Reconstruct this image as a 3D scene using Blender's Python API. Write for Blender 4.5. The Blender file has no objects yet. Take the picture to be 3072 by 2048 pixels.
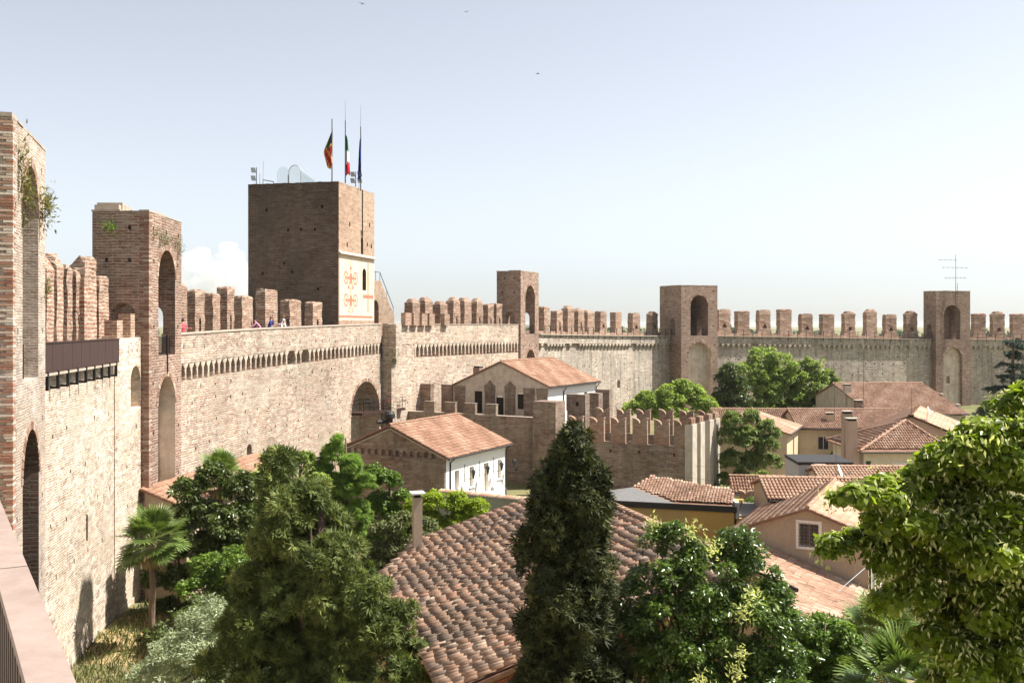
import bpy, bmesh, math, random
import numpy as np
from mathutils import Vector, Matrix, Quaternion

# ------------------------------------------------------------------ camera, sky, sun, exposure
S = bpy.context.scene
COL = S.collection
R = math.radians
EYE = 14.65                       # eye height above the town's ground (the wall walk is at about 13 m)
cam_d = bpy.data.cameras.new('camera'); cam = bpy.data.objects.new('camera', cam_d); COL.objects.link(cam)
cam_d.sensor_width = 36.0; cam_d.lens = 36.0 * 3000 / 3072
cam_d.clip_start = 0.05; cam_d.clip_end = 20000
cam_d.shift_y = -49 / 3072
cam.location = (0, 0, EYE); cam.rotation_euler = (R(90), 0, 0)
S.camera = cam

SUN_AZ, SUN_EL = R(9.0), R(56)    # azimuth from +X, counter-clockwise
world = bpy.data.worlds.new('World'); S.world = world; world.use_nodes = True
wn = world.node_tree; wn.nodes.clear()
sky = wn.nodes.new('ShaderNodeTexSky'); sky.sky_type = 'NISHITA'; sky.sun_disc = False
sky.sun_elevation = SUN_EL; sky.sun_rotation = math.pi / 2 - SUN_AZ
sky.altitude = 50; sky.air_density = 1.0; sky.dust_density = 0.65; sky.ozone_density = 6.0
bg = wn.nodes.new('ShaderNodeBackground'); bg.inputs['Strength'].default_value = 0.078
wo = wn.nodes.new('ShaderNodeOutputWorld')
hs = wn.nodes.new('ShaderNodeHueSaturation'); hs.inputs['Saturation'].default_value = .32   # hazy summer air
wn.links.new(sky.outputs[0], hs.inputs['Color']); wn.links.new(hs.outputs[0], bg.inputs[0]); wn.links.new(bg.outputs[0], wo.inputs[0])

sun_d = bpy.data.lights.new('sun', 'SUN'); sun = bpy.data.objects.new('sun', sun_d); COL.objects.link(sun)
sun_d.energy = 5.0; sun_d.angle = R(0.53); sun_d.color = (1.0, 0.945, 0.86)
SUNV = Vector((math.cos(SUN_EL) * math.cos(SUN_AZ), math.cos(SUN_EL) * math.sin(SUN_AZ), math.sin(SUN_EL)))
sun.rotation_euler = SUNV.to_track_quat('Z', 'Y').to_euler()
sun.location = (60, 0, 90)

vs = S.view_settings
vs.view_transform = 'Standard'; vs.look = 'None'; vs.gamma = 1.0; vs.use_curve_mapping = False
vs.exposure = 1.18
S.cycles.use_denoising = True
S.cycles.max_bounces = 6; S.cycles.diffuse_bounces = 3; S.cycles.glossy_bounces = 2
S.cycles.transmission_bounces = 4; S.cycles.transparent_max_bounces = 6; S.cycles.volume_bounces = 2
S.cycles.caustics_reflective = False; S.cycles.caustics_refractive = False

# ------------------------------------------------------------------ helpers
rng = random.Random(7)

def at(u, Y):
    """plan position on the sight line through photo column u at distance Y"""
    return ((u - 1536) / 3000 * Y, Y)
def zat(v, Y):
    return EYE - (v - 975) / 3000 * Y
def at3(u, v, Y):
    return Vector(((u - 1536) / 3000 * Y, Y, zat(v, Y)))

def tag(o, label=None, cat=None, group=None, kind=None):
    if label: o['label'] = label
    if cat: o['category'] = cat
    if group: o['group'] = group
    if kind: o['kind'] = kind
    return o

def thing(name, label, cat, loc=(0, 0, 0), ang=0.0, group=None):
    o = bpy.data.objects.new(name, None); COL.objects.link(o)
    o.location = loc; o.rotation_euler = (0, 0, ang); o.empty_display_size = 0.5
    tag(o, label, cat, group)
    o['mw'] = 1
    del o['mw']
    return o

def xf(loc, ang):
    return Matrix.Translation(Vector(loc)) @ Matrix.Rotation(ang, 4, 'Z')

def box_uv(me):
    """metres-scale UVs: u along the face, v up the face"""
    n = len(me.loops)
    if n == 0: return
    uvl = me.uv_layers.get('UVMap') or me.uv_layers.new(name='UVMap')
    co = np.empty(len(me.vertices) * 3); me.vertices.foreach_get('co', co); co = co.reshape(-1, 3)
    vi = np.empty(n, dtype=np.int32); me.loops.foreach_get('vertex_index', vi)
    nf = len(me.polygons)
    fn = np.empty(nf * 3); me.polygons.foreach_get('normal', fn); fn = fn.reshape(-1, 3)
    lt = np.empty(nf, dtype=np.int32); me.polygons.foreach_get('loop_total', lt)
    fi = np.repeat(np.arange(nf), lt)
    N = fn[fi]; P = co[vi]
    h = np.hypot(N[:, 0], N[:, 1]); hz = np.maximum(h, 1e-6)
    tx = -N[:, 1] / hz; ty = N[:, 0] / hz
    u = P[:, 0] * tx + P[:, 1] * ty; v = P[:, 2].copy()
    flat = h < 0.5
    u[flat] = P[flat, 0]; v[flat] = P[flat, 1]
    sl = (~flat) & (h < 0.97)
    v[sl] = P[sl, 2] / np.maximum(h[sl], .3)
    uv = np.stack([u, v], 1).astype(np.float32).ravel()
    uvl.data.foreach_set('uv', uv)

class MB:
    """collects simple shapes, then links them as ONE mesh object"""
    def __init__(s):
        s.v = []; s.f = []; s.m = []
    def add(s, vs, fs, mi=0):
        b = len(s.v); s.v += [tuple(p) for p in vs]
        s.f += [tuple(b + i for i in f) for f in fs]; s.m += [mi] * len(fs)
        return s
    def box(s, x0, x1, y0, y1, z0, z1, mi=0):
        return s.add([(x0,y0,z0),(x1,y0,z0),(x1,y1,z0),(x0,y1,z0),(x0,y0,z1),(x1,y0,z1),(x1,y1,z1),(x0,y1,z1)],
                     [(0,3,2,1),(4,5,6,7),(0,1,5,4),(1,2,6,5),(2,3,7,6),(3,0,4,7)], mi)
    def obox(s, c, ax, ay, az, mi=0):
        """box from centre and three half-axis vectors"""
        c = Vector(c); ax = Vector(ax); ay = Vector(ay); az = Vector(az)
        p = [c + i*ax + j*ay + k*az for k in (-1,1) for (i,j) in ((-1,-1),(1,-1),(1,1),(-1,1))]
        return s.add(p, [(0,3,2,1),(4,5,6,7),(0,1,5,4),(1,2,6,5),(2,3,7,6),(3,0,4,7)], mi)
    def prism(s, poly, z0, z1, mi=0):
        """vertical prism; poly counter-clockwise; z0/z1 numbers or per-vertex lists"""
        n = len(poly)
        a = z0 if isinstance(z0, (list, tuple)) else [z0]*n
        b = z1 if isinstance(z1, (list, tuple)) else [z1]*n
        vs = [(p[0],p[1],a[i]) for i,p in enumerate(poly)] + [(p[0],p[1],b[i]) for i,p in enumerate(poly)]
        fs = [tuple(range(n-1,-1,-1)), tuple(range(n,2*n))]
        fs += [(i,(i+1)%n,n+(i+1)%n,n+i) for i in range(n)]
        return s.add(vs, fs, mi)
    def extr(s, prof, axis, a, b, mi=0):
        """closed profile extruded along x or y. axis 'y': prof=(x,z); axis 'x': prof=(y,z)"""
        n = len(prof)
        if axis == 'y':
            vs = [(p[0],a,p[1]) for p in prof] + [(p[0],b,p[1]) for p in prof]
        else:
            vs = [(a,p[0],p[1]) for p in prof] + [(b,p[0],p[1]) for p in prof]
        fs = [tuple(range(n)), tuple(range(2*n-1,n-1,-1))] + [(i,n+i,n+(i+1)%n,(i+1)%n) for i in range(n)]
        return s.add(vs, fs, mi)
    def tube(s, pts, rad, seg=6, mi=0, cap=True):
        pts = [Vector(p) for p in pts]; n = len(pts)
        rr = rad if isinstance(rad, (list, tuple)) else [rad]*n
        vs = []; prev = None
        for i,p in enumerate(pts):
            d = (pts[min(i+1,n-1)] - pts[max(i-1,0)])
            if d.length < 1e-9: d = Vector((0,0,1))
            d.normalize()
            if prev is None:
                a = d.orthogonal().normalized()
            else:
                a = (prev - d*prev.dot(d))
                a = a.normalized() if a.length > 1e-6 else d.orthogonal().normalized()
            prev = a; b = d.cross(a)
            for k in range(seg):
                t = 2*math.pi*k/seg
                vs.append(p + rr[i]*(math.cos(t)*a + math.sin(t)*b))
        fs = [(i*seg+k, i*seg+(k+1)%seg, (i+1)*seg+(k+1)%seg, (i+1)*seg+k) for i in range(n-1) for k in range(seg)]
        if cap:
            fs += [tuple(range(seg-1,-1,-1)), tuple(range((n-1)*seg, n*seg))]
        return s.add(vs, fs, mi)
    def lathe(s, prof, seg=12, c=(0,0,0), mi=0):
        vs = []; n = len(prof)
        for (r,z) in prof:
            for k in range(seg):
                t = 2*math.pi*k/seg
                vs.append((c[0]+r*math.cos(t), c[1]+r*math.sin(t), c[2]+z))
        fs = [(i*seg+k, i*seg+(k+1)%seg, (i+1)*seg+(k+1)%seg, (i+1)*seg+k) for i in range(n-1) for k in range(seg)]
        fs += [tuple(range(seg-1,-1,-1)), tuple(range((n-1)*seg, n*seg))]
        return s.add(vs, fs, mi)
    def mesh(s, name, mats, mtx=None, fix=False, smooth=False):
        me = bpy.data.meshes.new(name)
        vs = s.v if mtx is None else [tuple(mtx @ Vector(p)) for p in s.v]
        me.from_pydata(vs, [], s.f)
        for m in (mats if isinstance(mats, (list, tuple)) else [mats]): me.materials.append(m)
        if any(s.m): me.polygons.foreach_set('material_index', s.m)
        if fix:
            bm = bmesh.new(); bm.from_mesh(me); bmesh.ops.recalc_face_normals(bm, faces=bm.faces); bm.to_mesh(me); bm.free()
        if smooth: me.polygons.foreach_set('use_smooth', [True]*len(me.polygons))
        me.update(); box_uv(me)
        return me
    def build(s, name, mats, parent=None, mtx=None, fix=False, smooth=False):
        me = s.mesh(name, mats, mtx, fix, smooth)
        return link(name, me, parent)

def link(name, me, parent=None, loc=None, rot=None, scale=None):
    o = bpy.data.objects.new(name, me); COL.objects.link(o)
    if parent is not None: o.parent = parent
    if loc is not None: o.location = loc
    if rot is not None: o.rotation_euler = rot
    if scale is not None: o.scale = scale
    return o

def arch_prof(a, b, z0, spring, apex, n=14):
    """closed arch-shaped profile from a to b"""
    c = (a+b)/2; r = (b-a)/2
    p = [(a, z0), (b, z0)]
    for k in range(n+1):
        t = math.pi*k/n
        p.append((c + r*math.cos(t), spring + (apex-spring)*math.sin(t)))
    return p

def cut(o, *mbs, mat=None):
    """subtract each collection of closed shapes from the mesh of o"""
    for mb in mbs:
        if not mb.v: continue
        me = mb.mesh('cutter', [mat or o.data.materials[0]], fix=True)
        c = bpy.data.objects.new('cutter', me); COL.objects.link(c)
        oo = bpy.data.objects.new('work', o.data); COL.objects.link(oo)
        md = oo.modifiers.new('b', 'BOOLEAN'); md.operation = 'DIFFERENCE'; md.object = c; md.solver = 'EXACT'; md.material_mode = 'TRANSFER'
        dg = bpy.context.evaluated_depsgraph_get(); dg.update()
        new = bpy.data.meshes.new_from_object(oo.evaluated_get(dg))
        if len(new.polygons) > 3:
            new.name = o.data.name
            if len(new.materials) == 0:
                for m in o.data.materials: new.materials.append(m)
            o.data = new
        bpy.data.objects.remove(oo); bpy.data.objects.remove(c)
    box_uv(o.data)
    return o

# ------------------------------------------------------------------ materials
class G:
    def __init__(s, name):
        s.mat = bpy.data.materials.new(name); s.mat.use_nodes = True
        s.nt = s.mat.node_tree; s.nt.nodes.clear()
        s.out = s.nt.nodes.new('ShaderNodeOutputMaterial')
    def n(s, t, inp=None, **props):
        nd = s.nt.nodes.new('ShaderNode' + t)
        for k, v in props.items(): setattr(nd, k, v)
        for k, v in (inp or {}).items():
            if isinstance(v, bpy.types.NodeSocket): s.nt.links.new(v, nd.inputs[k])
            elif isinstance(v, tuple) and len(v) == 3 and nd.inputs[k].type == 'RGBA': nd.inputs[k].default_value = (*v, 1)
            else: nd.inputs[k].default_value = v
        return nd
    def noise(s, vec, scale, detail=4, rough=.55, col=False):
        nd = s.n('TexNoise', {'Vector': vec, 'Scale': scale, 'Detail': detail, 'Roughness': rough})
        return nd.outputs['Color' if col else 'Fac']
    def ramp(s, fac, stops, interp='LINEAR'):
        nd = s.n('ValToRGB', {'Fac': fac}); e = nd.color_ramp.elements; nd.color_ramp.interpolation = interp
        while len(e) < len(stops): e.new(0.5)
        for i, (p, c) in enumerate(stops):
            e[i].position = p
            e[i].color = (c, c, c, 1) if not isinstance(c, tuple) else (*c, 1)
        return nd.outputs['Color']
    def mix(s, fac, a, b, mode='MIX'):
        nd = s.nt.nodes.new('ShaderNodeMix'); nd.data_type = 'RGBA'; nd.blend_type = mode
        for k, v in ((0, fac), (6, a), (7, b)):
            if isinstance(v, bpy.types.NodeSocket): s.nt.links.new(v, nd.inputs[k])
            elif isinstance(v, tuple): nd.inputs[k].default_value = (*v, 1)
            else: nd.inputs[k].default_value = v
        return nd.outputs[2]
    def math(s, op, a, b=0.0, c=None):
        d = {0: a, 1: b}
        if c is not None: d[2] = c
        return s.n('Math', d, operation=op).outputs[0]
    def scaled(s, vec, sc):
        return s.n('Mapping', {'Vector': vec, 'Scale': sc}).outputs[0]
    def bump(s, h, strength=.5, dist=.03):
        return s.n('Bump', {'Height': h, 'Strength': strength, 'Distance': dist}).outputs[0]
    def bsdf(s, color, rough=.9, spec=.25, normal=None, metal=0.0, extra=None):
        d = {'Base Color': color, 'Roughness': rough, 'Specular IOR Level': spec, 'Metallic': metal}
        if normal is not None: d['Normal'] = normal
        if extra: d.update(extra)
        nd = s.n('BsdfPrincipled', d)
        return nd.outputs[0]
    def done(s, sh):
        s.nt.links.new(sh, s.out.inputs['Surface']); return s.mat

def brick_mat(name, c1, c2, mortar, pale=(.60,.50,.38), pale_lo=.48, pale_hi=.62, streak=0.0, grime=.35, rubble=0.0,
              bw=.27, rh=.082, ms=.012, sand=(.55,.42,.30), bstr=.8, course=.5, con=1.0, dab_amt=.6, mott=.45, grey=(.40,.33,.245), rub_sc=1.0, st_u=1.5, stone=.45):
    g = G(name)
    uv = g.n('UVMap', uv_map='UVMap').outputs[0]
    pos = g.n('NewGeometry').outputs['Position']
    oi = g.n('ObjectInfo').outputs['Random']
    wob = g.noise(uv, 1.6, 2, .5, True)
    w1 = g.n('VectorMath', {0: wob, 1: (.5,.5,.5)}, operation='SUBTRACT').outputs[0]
    w2 = g.n('VectorMath', {0: w1, 'Scale': .13}, operation='SCALE').outputs[0]
    uvw = g.n('VectorMath', {0: uv, 1: w2}, operation='ADD').outputs[0]
    br = g.n('TexBrick', {'Vector': uvw, 'Color1': c1, 'Color2': c2, 'Mortar': mortar, 'Scale': 1.0,
                          'Mortar Size': ms, 'Mortar Smooth': .35, 'Bias': -.1, 'Brick Width': bw, 'Row Height': rh})
    col = br.outputs['Color']
    # coarser mix of single bricks / stones of another colour
    br2 = g.n('TexBrick', {'Vector': uvw, 'Color1': (0,0,0), 'Color2': (1,1,1), 'Mortar': (.35,.35,.35), 'Scale': 1.0,
                           'Mortar Size': ms, 'Mortar Smooth': .2, 'Bias': -.25, 'Brick Width': bw*1.45, 'Row Height': rh})
    col = g.mix(g.math('MULTIPLY', br2.outputs['Color'], .55), col, sand)
    # irregular courses: thin stretched runs of mortar-smeared and of burnt brick
    n1 = g.noise(g.scaled(uvw, (1.1, 9.5, 1)), 1.0, 3, .65)
    col = g.mix(g.math('MULTIPLY', g.ramp(n1, [(.50, 0.0), (.60, 1.0)]), .85*con), col, mortar)
    n2 = g.noise(g.scaled(uvw, (2.3, 11.5, 1)), 1.0, 4, .7)
    dk = tuple(x*.42 for x in c1)
    col = g.mix(g.math('MULTIPLY', g.ramp(n2, [(.56, 0.0), (.66, 1.0)]), dab_amt*con), col, dk)
    # alternating bands of brick courses and rubble/mortar
    band = g.noise(g.scaled(uvw, (.30, 3.4, 1)), 1.0, 5, .62)
    patch = g.noise(pos, .30, 5, .6)
    pf = g.math('ADD', g.math('MULTIPLY', band, .5), g.math('MULTIPLY', patch, .5))
    pm = g.ramp(pf, [(pale_lo, 0.0), (pale_hi, 1.0)])
    fine = g.noise(g.scaled(uv, (5, 11, 1)), 1.0, 4, .7)
    pm2 = g.math('MULTIPLY', pm, g.ramp(fine, [(.36, .35), (.62, 1.0)]))
    col = g.mix(pm2, col, pale)
    if rubble > 0:
        vo = g.n('TexVoronoi', {'Vector': g.scaled(uvw, (5.5*rub_sc, 8.5*rub_sc, 1)), 'Scale': 1.0, 'Randomness': 1.0})
        pits = g.ramp(vo.outputs['Distance'], [(.10, 1.0), (.30, 0.0)])
        msk = g.ramp(g.noise(pos, .55, 4, .6), [(.42, 0.0), (.6, 1.0)])
        col = g.mix(g.math('MULTIPLY', g.math('MULTIPLY', pits, msk), rubble), col, (.16,.085,.055))
    # single stones and bricks in varied tones, relief shading put into the colour, in patches
    vs_ = g.n('TexVoronoi', {'Vector': g.scaled(uvw, (3.4, 6.2, 1)), 'Scale': 1.0, 'Randomness': 1.0})
    st_c = g.ramp(vs_.outputs['Color'], [(.15, .58), (.5, .98), (.85, 1.22)])
    smk = g.ramp(g.noise(pos, .35, 4, .6), [(.36, .25), (.58, 1.0)])
    col = g.mix(g.math('MULTIPLY', smk, stone), col, g.mix(1.0, col, st_c, 'MULTIPLY'))
    # tone variation: small dabs and big weathering
    dab = g.ramp(g.noise(g.scaled(uv, (.8, 3.0, 1)), 1.0, 6, .75), [(.32, .62), (.52, 1.0), (.72, 1.22)])
    col = g.mix(1.0, col, dab, 'MULTIPLY')
    big = g.ramp(g.noise(pos, .16, 6, .62), [(.33, 1.0-grime), (.56, 1.0), (.8, 1.12)])
    col = g.mix(1.0, col, big, 'MULTIPLY')
    # weathering: greyed patches, lichen-dark spots
    mo = g.ramp(g.noise(pos, .42, 7, .72), [(.46, 0.0), (.60, 1.0)])
    col = g.mix(g.math('MULTIPLY', mo, mott), col, grey)
    sp = g.ramp(g.noise(pos, 1.3, 6, .78), [(.57, 1.0), (.68, .55)])
    col = g.mix(1.0, col, sp, 'MULTIPLY')
    if streak > 0:
        st = g.ramp(g.noise(g.scaled(uv, (st_u, .055, 1)), 1.0, 5, .7), [(.47, 1.0), (.63, 0.0)])
        stf = g.ramp(g.noise(g.scaled(uv, (.25, .22, 1)), 1.0, 2, .5), [(.3, 1.0), (.7, .15)])
        sf = g.math('MULTIPLY', g.math('MULTIPLY', g.math('SUBTRACT', 1.0, st), stf), streak)
        col = g.mix(sf, col, (.10,.085,.07))
    tone = g.ramp(oi, [(0.0, .9), (1.0, 1.08)])
    col = g.mix(1.0, col, tone, 'MULTIPLY')
    h = g.math('ADD', g.math('MULTIPLY', br.outputs['Fac'], -.8), g.math('MULTIPLY', fine, .9))
    h = g.math('ADD', h, g.math('MULTIPLY', band, course))
    nrm = g.bump(h, bstr, .045)
    return g.done(g.bsdf(col, .95, .15, nrm))

def plaster_mat(name, c, stain=.25, stainc=None, rough=.9, bs=.15, sc=.7, streak=.0):
    g = G(name)
    uv = g.n('UVMap', uv_map='UVMap').outputs[0]; pos = g.n('NewGeometry').outputs['Position']
    sc_ = stainc or tuple(x*.55 for x in c)
    f = g.ramp(g.noise(pos, sc, 6, .65), [(.42, 0.0), (.75, 1.0)])
    col = g.mix(g.math('MULTIPLY', f, stain), c, sc_)
    f2 = g.ramp(g.noise(pos, 9, 4, .7), [(.35, .9), (.65, 1.06)])
    col = g.mix(1.0, col, f2, 'MULTIPLY')
    if streak:
        st = g.ramp(g.noise(g.scaled(uv, (2.6, .12, 1)), 1.0, 4, .7), [(.5, 0.0), (.7, 1.0)])
        col = g.mix(g.math('MULTIPLY', st, streak), col, sc_)
    nrm = g.bump(g.noise(pos, 22, 4, .7), bs, .02)
    return g.done(g.bsdf(col, rough, .2, nrm))

def plain_mat(name, c, rough=.7, spec=.3, metal=0.0, var=.12):
    g = G(name)
    pos = g.n('NewGeometry').outputs['Position']
    f = g.ramp(g.noise(pos, 3.5, 5, .65), [(.3, 1-var), (.7, 1+var)])
    return g.done(g.bsdf(g.mix(1.0, c, f, 'MULTIPLY'), rough, spec, None, metal))

def leaf_mat(name, lo, mid, hi, trans=.3, rough=.45, spec=.35):
    """tint attribute per leaf chooses between three natural leaf colours"""
    g = G(name)
    t = g.n('Attribute', attribute_name='tint').outputs['Fac']
    col = g.ramp(t, [(0.0, lo), (.5, mid), (1.0, hi)])
    b = g.bsdf(col, rough, spec)
    tr = g.n('BsdfTranslucent', {'Color': g.mix(1.0, col, (1.25, 1.35, .7), 'MULTIPLY')}).outputs[0]
    m = g.n('MixShader', {0: trans, 1: b, 2: tr}).outputs[0]
    return g.done(m)

def tile_mat(name, stops, lichen=.35):
    g = G(name)
    t = g.n('Attribute', attribute_name='tint').outputs['Fac']
    pos = g.n('NewGeometry').outputs['Position']
    col = g.ramp(t, stops)
    lic = g.ramp(g.noise(pos, 4.0, 7, .78), [(.50, 0.0), (.62, 1.0)])
    big = g.ramp(g.noise(pos, .55, 4, .6), [(.4, .15), (.65, 1.0)])
    col = g.mix(g.math('MULTIPLY', g.math('MULTIPLY', lic, big), lichen), col, (.17,.15,.12))
    f = g.ramp(g.noise(pos, 14, 4, .7), [(.3, .78), (.7, 1.18)])
    col = g.mix(1.0, col, f, 'MULTIPLY')
    nrm = g.bump(g.noise(pos, 40, 3, .7), .25, .01)
    return g.done(g.bsdf(col, .92, .15, nrm))

MT = {}
MT['wall_cream'] = brick_mat('wall_cream', (.45,.22,.14), (.56,.34,.23), (.70,.62,.51), pale=(.74,.66,.55), pale_lo=.42, pale_hi=.60, grime=.2, rubble=.85, sand=(.68,.56,.44), rh=.105, ms=.028, bw=.36, rub_sc=.62, stone=0.95)
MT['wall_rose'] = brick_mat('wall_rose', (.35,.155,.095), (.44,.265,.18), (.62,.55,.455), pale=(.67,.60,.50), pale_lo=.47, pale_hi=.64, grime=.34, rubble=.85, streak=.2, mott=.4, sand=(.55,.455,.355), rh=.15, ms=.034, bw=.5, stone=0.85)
MT['wall_grey'] = brick_mat('wall_grey', (0.363,0.240,0.175), (0.469,0.352,0.273), (0.555,0.501,0.427), pale=(0.619,0.566,0.480), pale_lo=.44, pale_hi=.62, grime=.38, rubble=.4, streak=.7, mott=.6, grey=(0.352,0.321,0.278), rh=.3, ms=.06, bw=.9, sand=(0.608,0.522,0.427), dab_amt=.75, stone=0.8)
MT['tower_brick'] = brick_mat('tower_brick', (.225,.094,.062), (.295,.15,.104), (.50,.41,.335), pale=(.42,.335,.265), pale_lo=.54, pale_hi=.76, grime=.32, rubble=.3, sand=(.33,.20,.14), rh=.15, ms=.034, bw=.55, mott=.22, grey=(.30,.23,.18))
MT['near_brick'] = brick_mat('near_brick', (.34,.15,.10), (.44,.26,.19), (.64,.57,.49), pale=(.66,.58,.50), pale_lo=.44, pale_hi=.62, grime=.25, rubble=.4, sand=(.54,.42,.33), rh=.088, ms=.026, bw=.27, bstr=1.0)
MT['keep_brick_shaded'] = brick_mat('keep_brick_shaded', (.125,.060,.042), (.175,.098,.070), (.225,.175,.14), pale=(.235,.18,.14), pale_lo=.52, pale_hi=.76, grime=.45, rubble=.5, streak=.85, sand=(.175,.118,.088), rh=.15, ms=.03, bw=.55, mott=.3, grey=(.12,.10,.085), st_u=.42)  # shade of the keep's unlit faces put into the brick colour, plus damp streaks
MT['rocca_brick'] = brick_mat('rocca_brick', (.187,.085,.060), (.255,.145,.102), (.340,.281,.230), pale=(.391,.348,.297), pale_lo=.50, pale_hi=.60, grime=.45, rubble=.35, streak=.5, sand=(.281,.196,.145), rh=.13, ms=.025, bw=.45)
MT['merlon_brick'] = brick_mat('merlon_brick', (.265,.10,.062), (.355,.175,.112), (.52,.42,.33), pale=(.47,.38,.295), pale_lo=.52, pale_hi=.72, grime=.35, rubble=.35, sand=(.37,.235,.165), rh=.15, ms=.034, bw=.5, mott=.28, grey=(.33,.27,.21))
MT['niche_plaster'] = plaster_mat('niche_plaster', (.62,.53,.43), .8, (.30,.20,.145), sc=.8, streak=.5)
MT['fresco_plaster'] = plaster_mat('fresco_plaster', (.66,.55,.41), .45, (.55,.43,.30))
MT['fresco_red'] = plain_mat('fresco_red', (.40,.185,.13), .9, .1, var=.25)
MT['white_plaster'] = plaster_mat('white_plaster', (.82,.80,.75), .12, (.62,.58,.5))
MT['old_plaster'] = plaster_mat('old_plaster', (.56,.49,.41), .75, (.33,.23,.17), sc=1.6, streak=.4)
MT['tan_plaster'] = plaster_mat('tan_plaster', (.41,.325,.24), .35, streak=.18)
MT['ochre_plaster'] = plaster_mat('ochre_plaster', (.52,.33,.11), .3, streak=.15)
MT['ochre_dull'] = plaster_mat('ochre_dull', (.45,.31,.135), .3, streak=.15)
MT['pink_plaster'] = plaster_mat('pink_plaster', (.50,.345,.275), .35, streak=.2)
MT['cream_plaster'] = plaster_mat('cream_plaster', (.66,.55,.40), .4, (.45,.33,.22), streak=.25)
MT['yellow_old'] = plaster_mat('yellow_old', (.60,.48,.30), .6, (.40,.33,.24), streak=.4, sc=1.2)
MT['grey_plaster'] = plaster_mat('grey_plaster', (.46,.46,.46), .2)
MT['garden_wall'] = plaster_mat('garden_wall', (.30,.31,.27), .5)
MT['coping'] = plaster_mat('coping', (.44,.37,.30), .6, (.24,.19,.15), sc=1.5)
MT['stone_white'] = plaster_mat('stone_white', (.72,.68,.63), .2)
MT['steel_brown'] = plain_mat('steel_brown', (.06,.034,.029), .55, .4, .3, .12)
MT['steel_cap'] = plaster_mat('steel_cap', (.31,.235,.20), .6, (.19,.13,.105), rough=.5, bs=.08, sc=5)
MT['iron_dark'] = plain_mat('iron_dark', (.035,.032,.03), .6, .4, .4)
MT['flat_roof'] = plaster_mat('flat_roof', (.22,.21,.20), .4)
MT['zinc'] = plain_mat('zinc', (.42,.43,.44), .45, .5, .7)
MT['pole_metal'] = plain_mat('pole_metal', (.12,.11,.11), .5, .5, .6)
MT['wood_dark'] = plain_mat('wood_dark', (.09,.055,.035), .8)
MT['shutter_green'] = plain_mat('shutter_green', (.03,.085,.055), .6)
MT['glass_dark'] = plain_mat('glass_dark', (.03,.035,.04), .12, .6)
MT['void'] = plain_mat('void', (.03,.025,.02), .95, .05)
MT['white_paint'] = plain_mat('white_paint', (.78,.78,.76), .5, .3, var=.04)
MT['gravel_roof'] = plaster_mat('gravel_roof', (.17,.165,.16), .5, (.09,.09,.09), bs=.8, sc=6)
MT['bark'] = plaster_mat('bark', (.13,.095,.07), .5, (.06,.045,.035), bs=1.0, sc=3)
MT['palm_bark'] = plaster_mat('palm_bark', (.17,.12,.085), .6, (.07,.05,.035), bs=1.0, sc=5)
MT['brick_piece'] = None
g = G('brick_piece'); oi = g.n('ObjectInfo').outputs['Random']; pos = g.n('NewGeometry').outputs['Position']
c = g.ramp(oi, [(0, (.28,.145,.10)), (.3, (.38,.20,.14)), (.55, (.46,.31,.23)), (.75, (.56,.46,.37)), (1, (.64,.57,.48))])
c = g.mix(1.0, c, g.ramp(g.noise(pos, 16, 4, .7), [(.3, .75), (.7, 1.2)]), 'MULTIPLY')
MT['brick_piece'] = g.done(g.bsdf(c, .95, .15, g.bump(g.noise(pos, 30, 4, .7), .6, .02)))
g = G('quoin_brick'); oi = g.n('ObjectInfo').outputs['Random']; pos = g.n('NewGeometry').outputs['Position']
c = g.ramp(oi, [(0, (.21,.12,.088)), (.4, (.28,.17,.125)), (.75, (.36,.25,.19)), (1, (.46,.38,.30))])
c = g.mix(1.0, c, g.ramp(g.noise(pos, 12, 4, .7), [(.3, .7), (.7, 1.25)]), 'MULTIPLY')
MT['quoin_brick'] = g.done(g.bsdf(c, .95, .15, g.bump(g.noise(pos, 30, 4, .7), .6, .02)))
g = G('glass_clear')
MT['glass_clear'] = g.done(g.bsdf((.55,.76,.74), .05, .5, None, 0, {'Alpha': .28}))
OLD_TILES = [(0, (.17,.135,.11)), (.2, (.25,.185,.145)), (.42, (.33,.235,.175)), (.6, (.41,.245,.165)), (.76, (.47,.31,.22)), (.9, (.56,.44,.34)), (1, (.45,.17,.095))]
MT['tile_old'] = tile_mat('tile_old', OLD_TILES, .8)
MT['tile_orange'] = tile_mat('tile_orange', [(0, (0.215,0.120,0.082)), (.35, (0.301,0.168,0.112)), (.7, (0.370,0.224,0.155)), (1, (0.430,0.310,0.224))], .4)
MT['tile_pink'] = tile_mat('tile_pink', [(0, (0.344,0.205,0.139)), (.5, (0.451,0.279,0.193)), (1, (0.508,0.369,0.271))], .12)
MT['tile_brown'] = tile_mat('tile_brown', [(0, (0.234,0.148,0.101)), (.4, (0.351,0.211,0.148)), (.75, (0.437,0.281,0.203)), (1, (0.484,0.367,0.281))], .4)
MT['roof_under'] = plain_mat('roof_under', (.22,.125,.085), .95, .1, var=.3)
# ------------------------------------------------------------------ ground
def sheet(name, pts, z, mat, kind='structure'):
    mb = MB(); mb.add([(p[0], p[1], z) for p in pts], [tuple(range(len(pts)))])
    o = mb.build(name, mat); o['kind'] = kind
    return o

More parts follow.
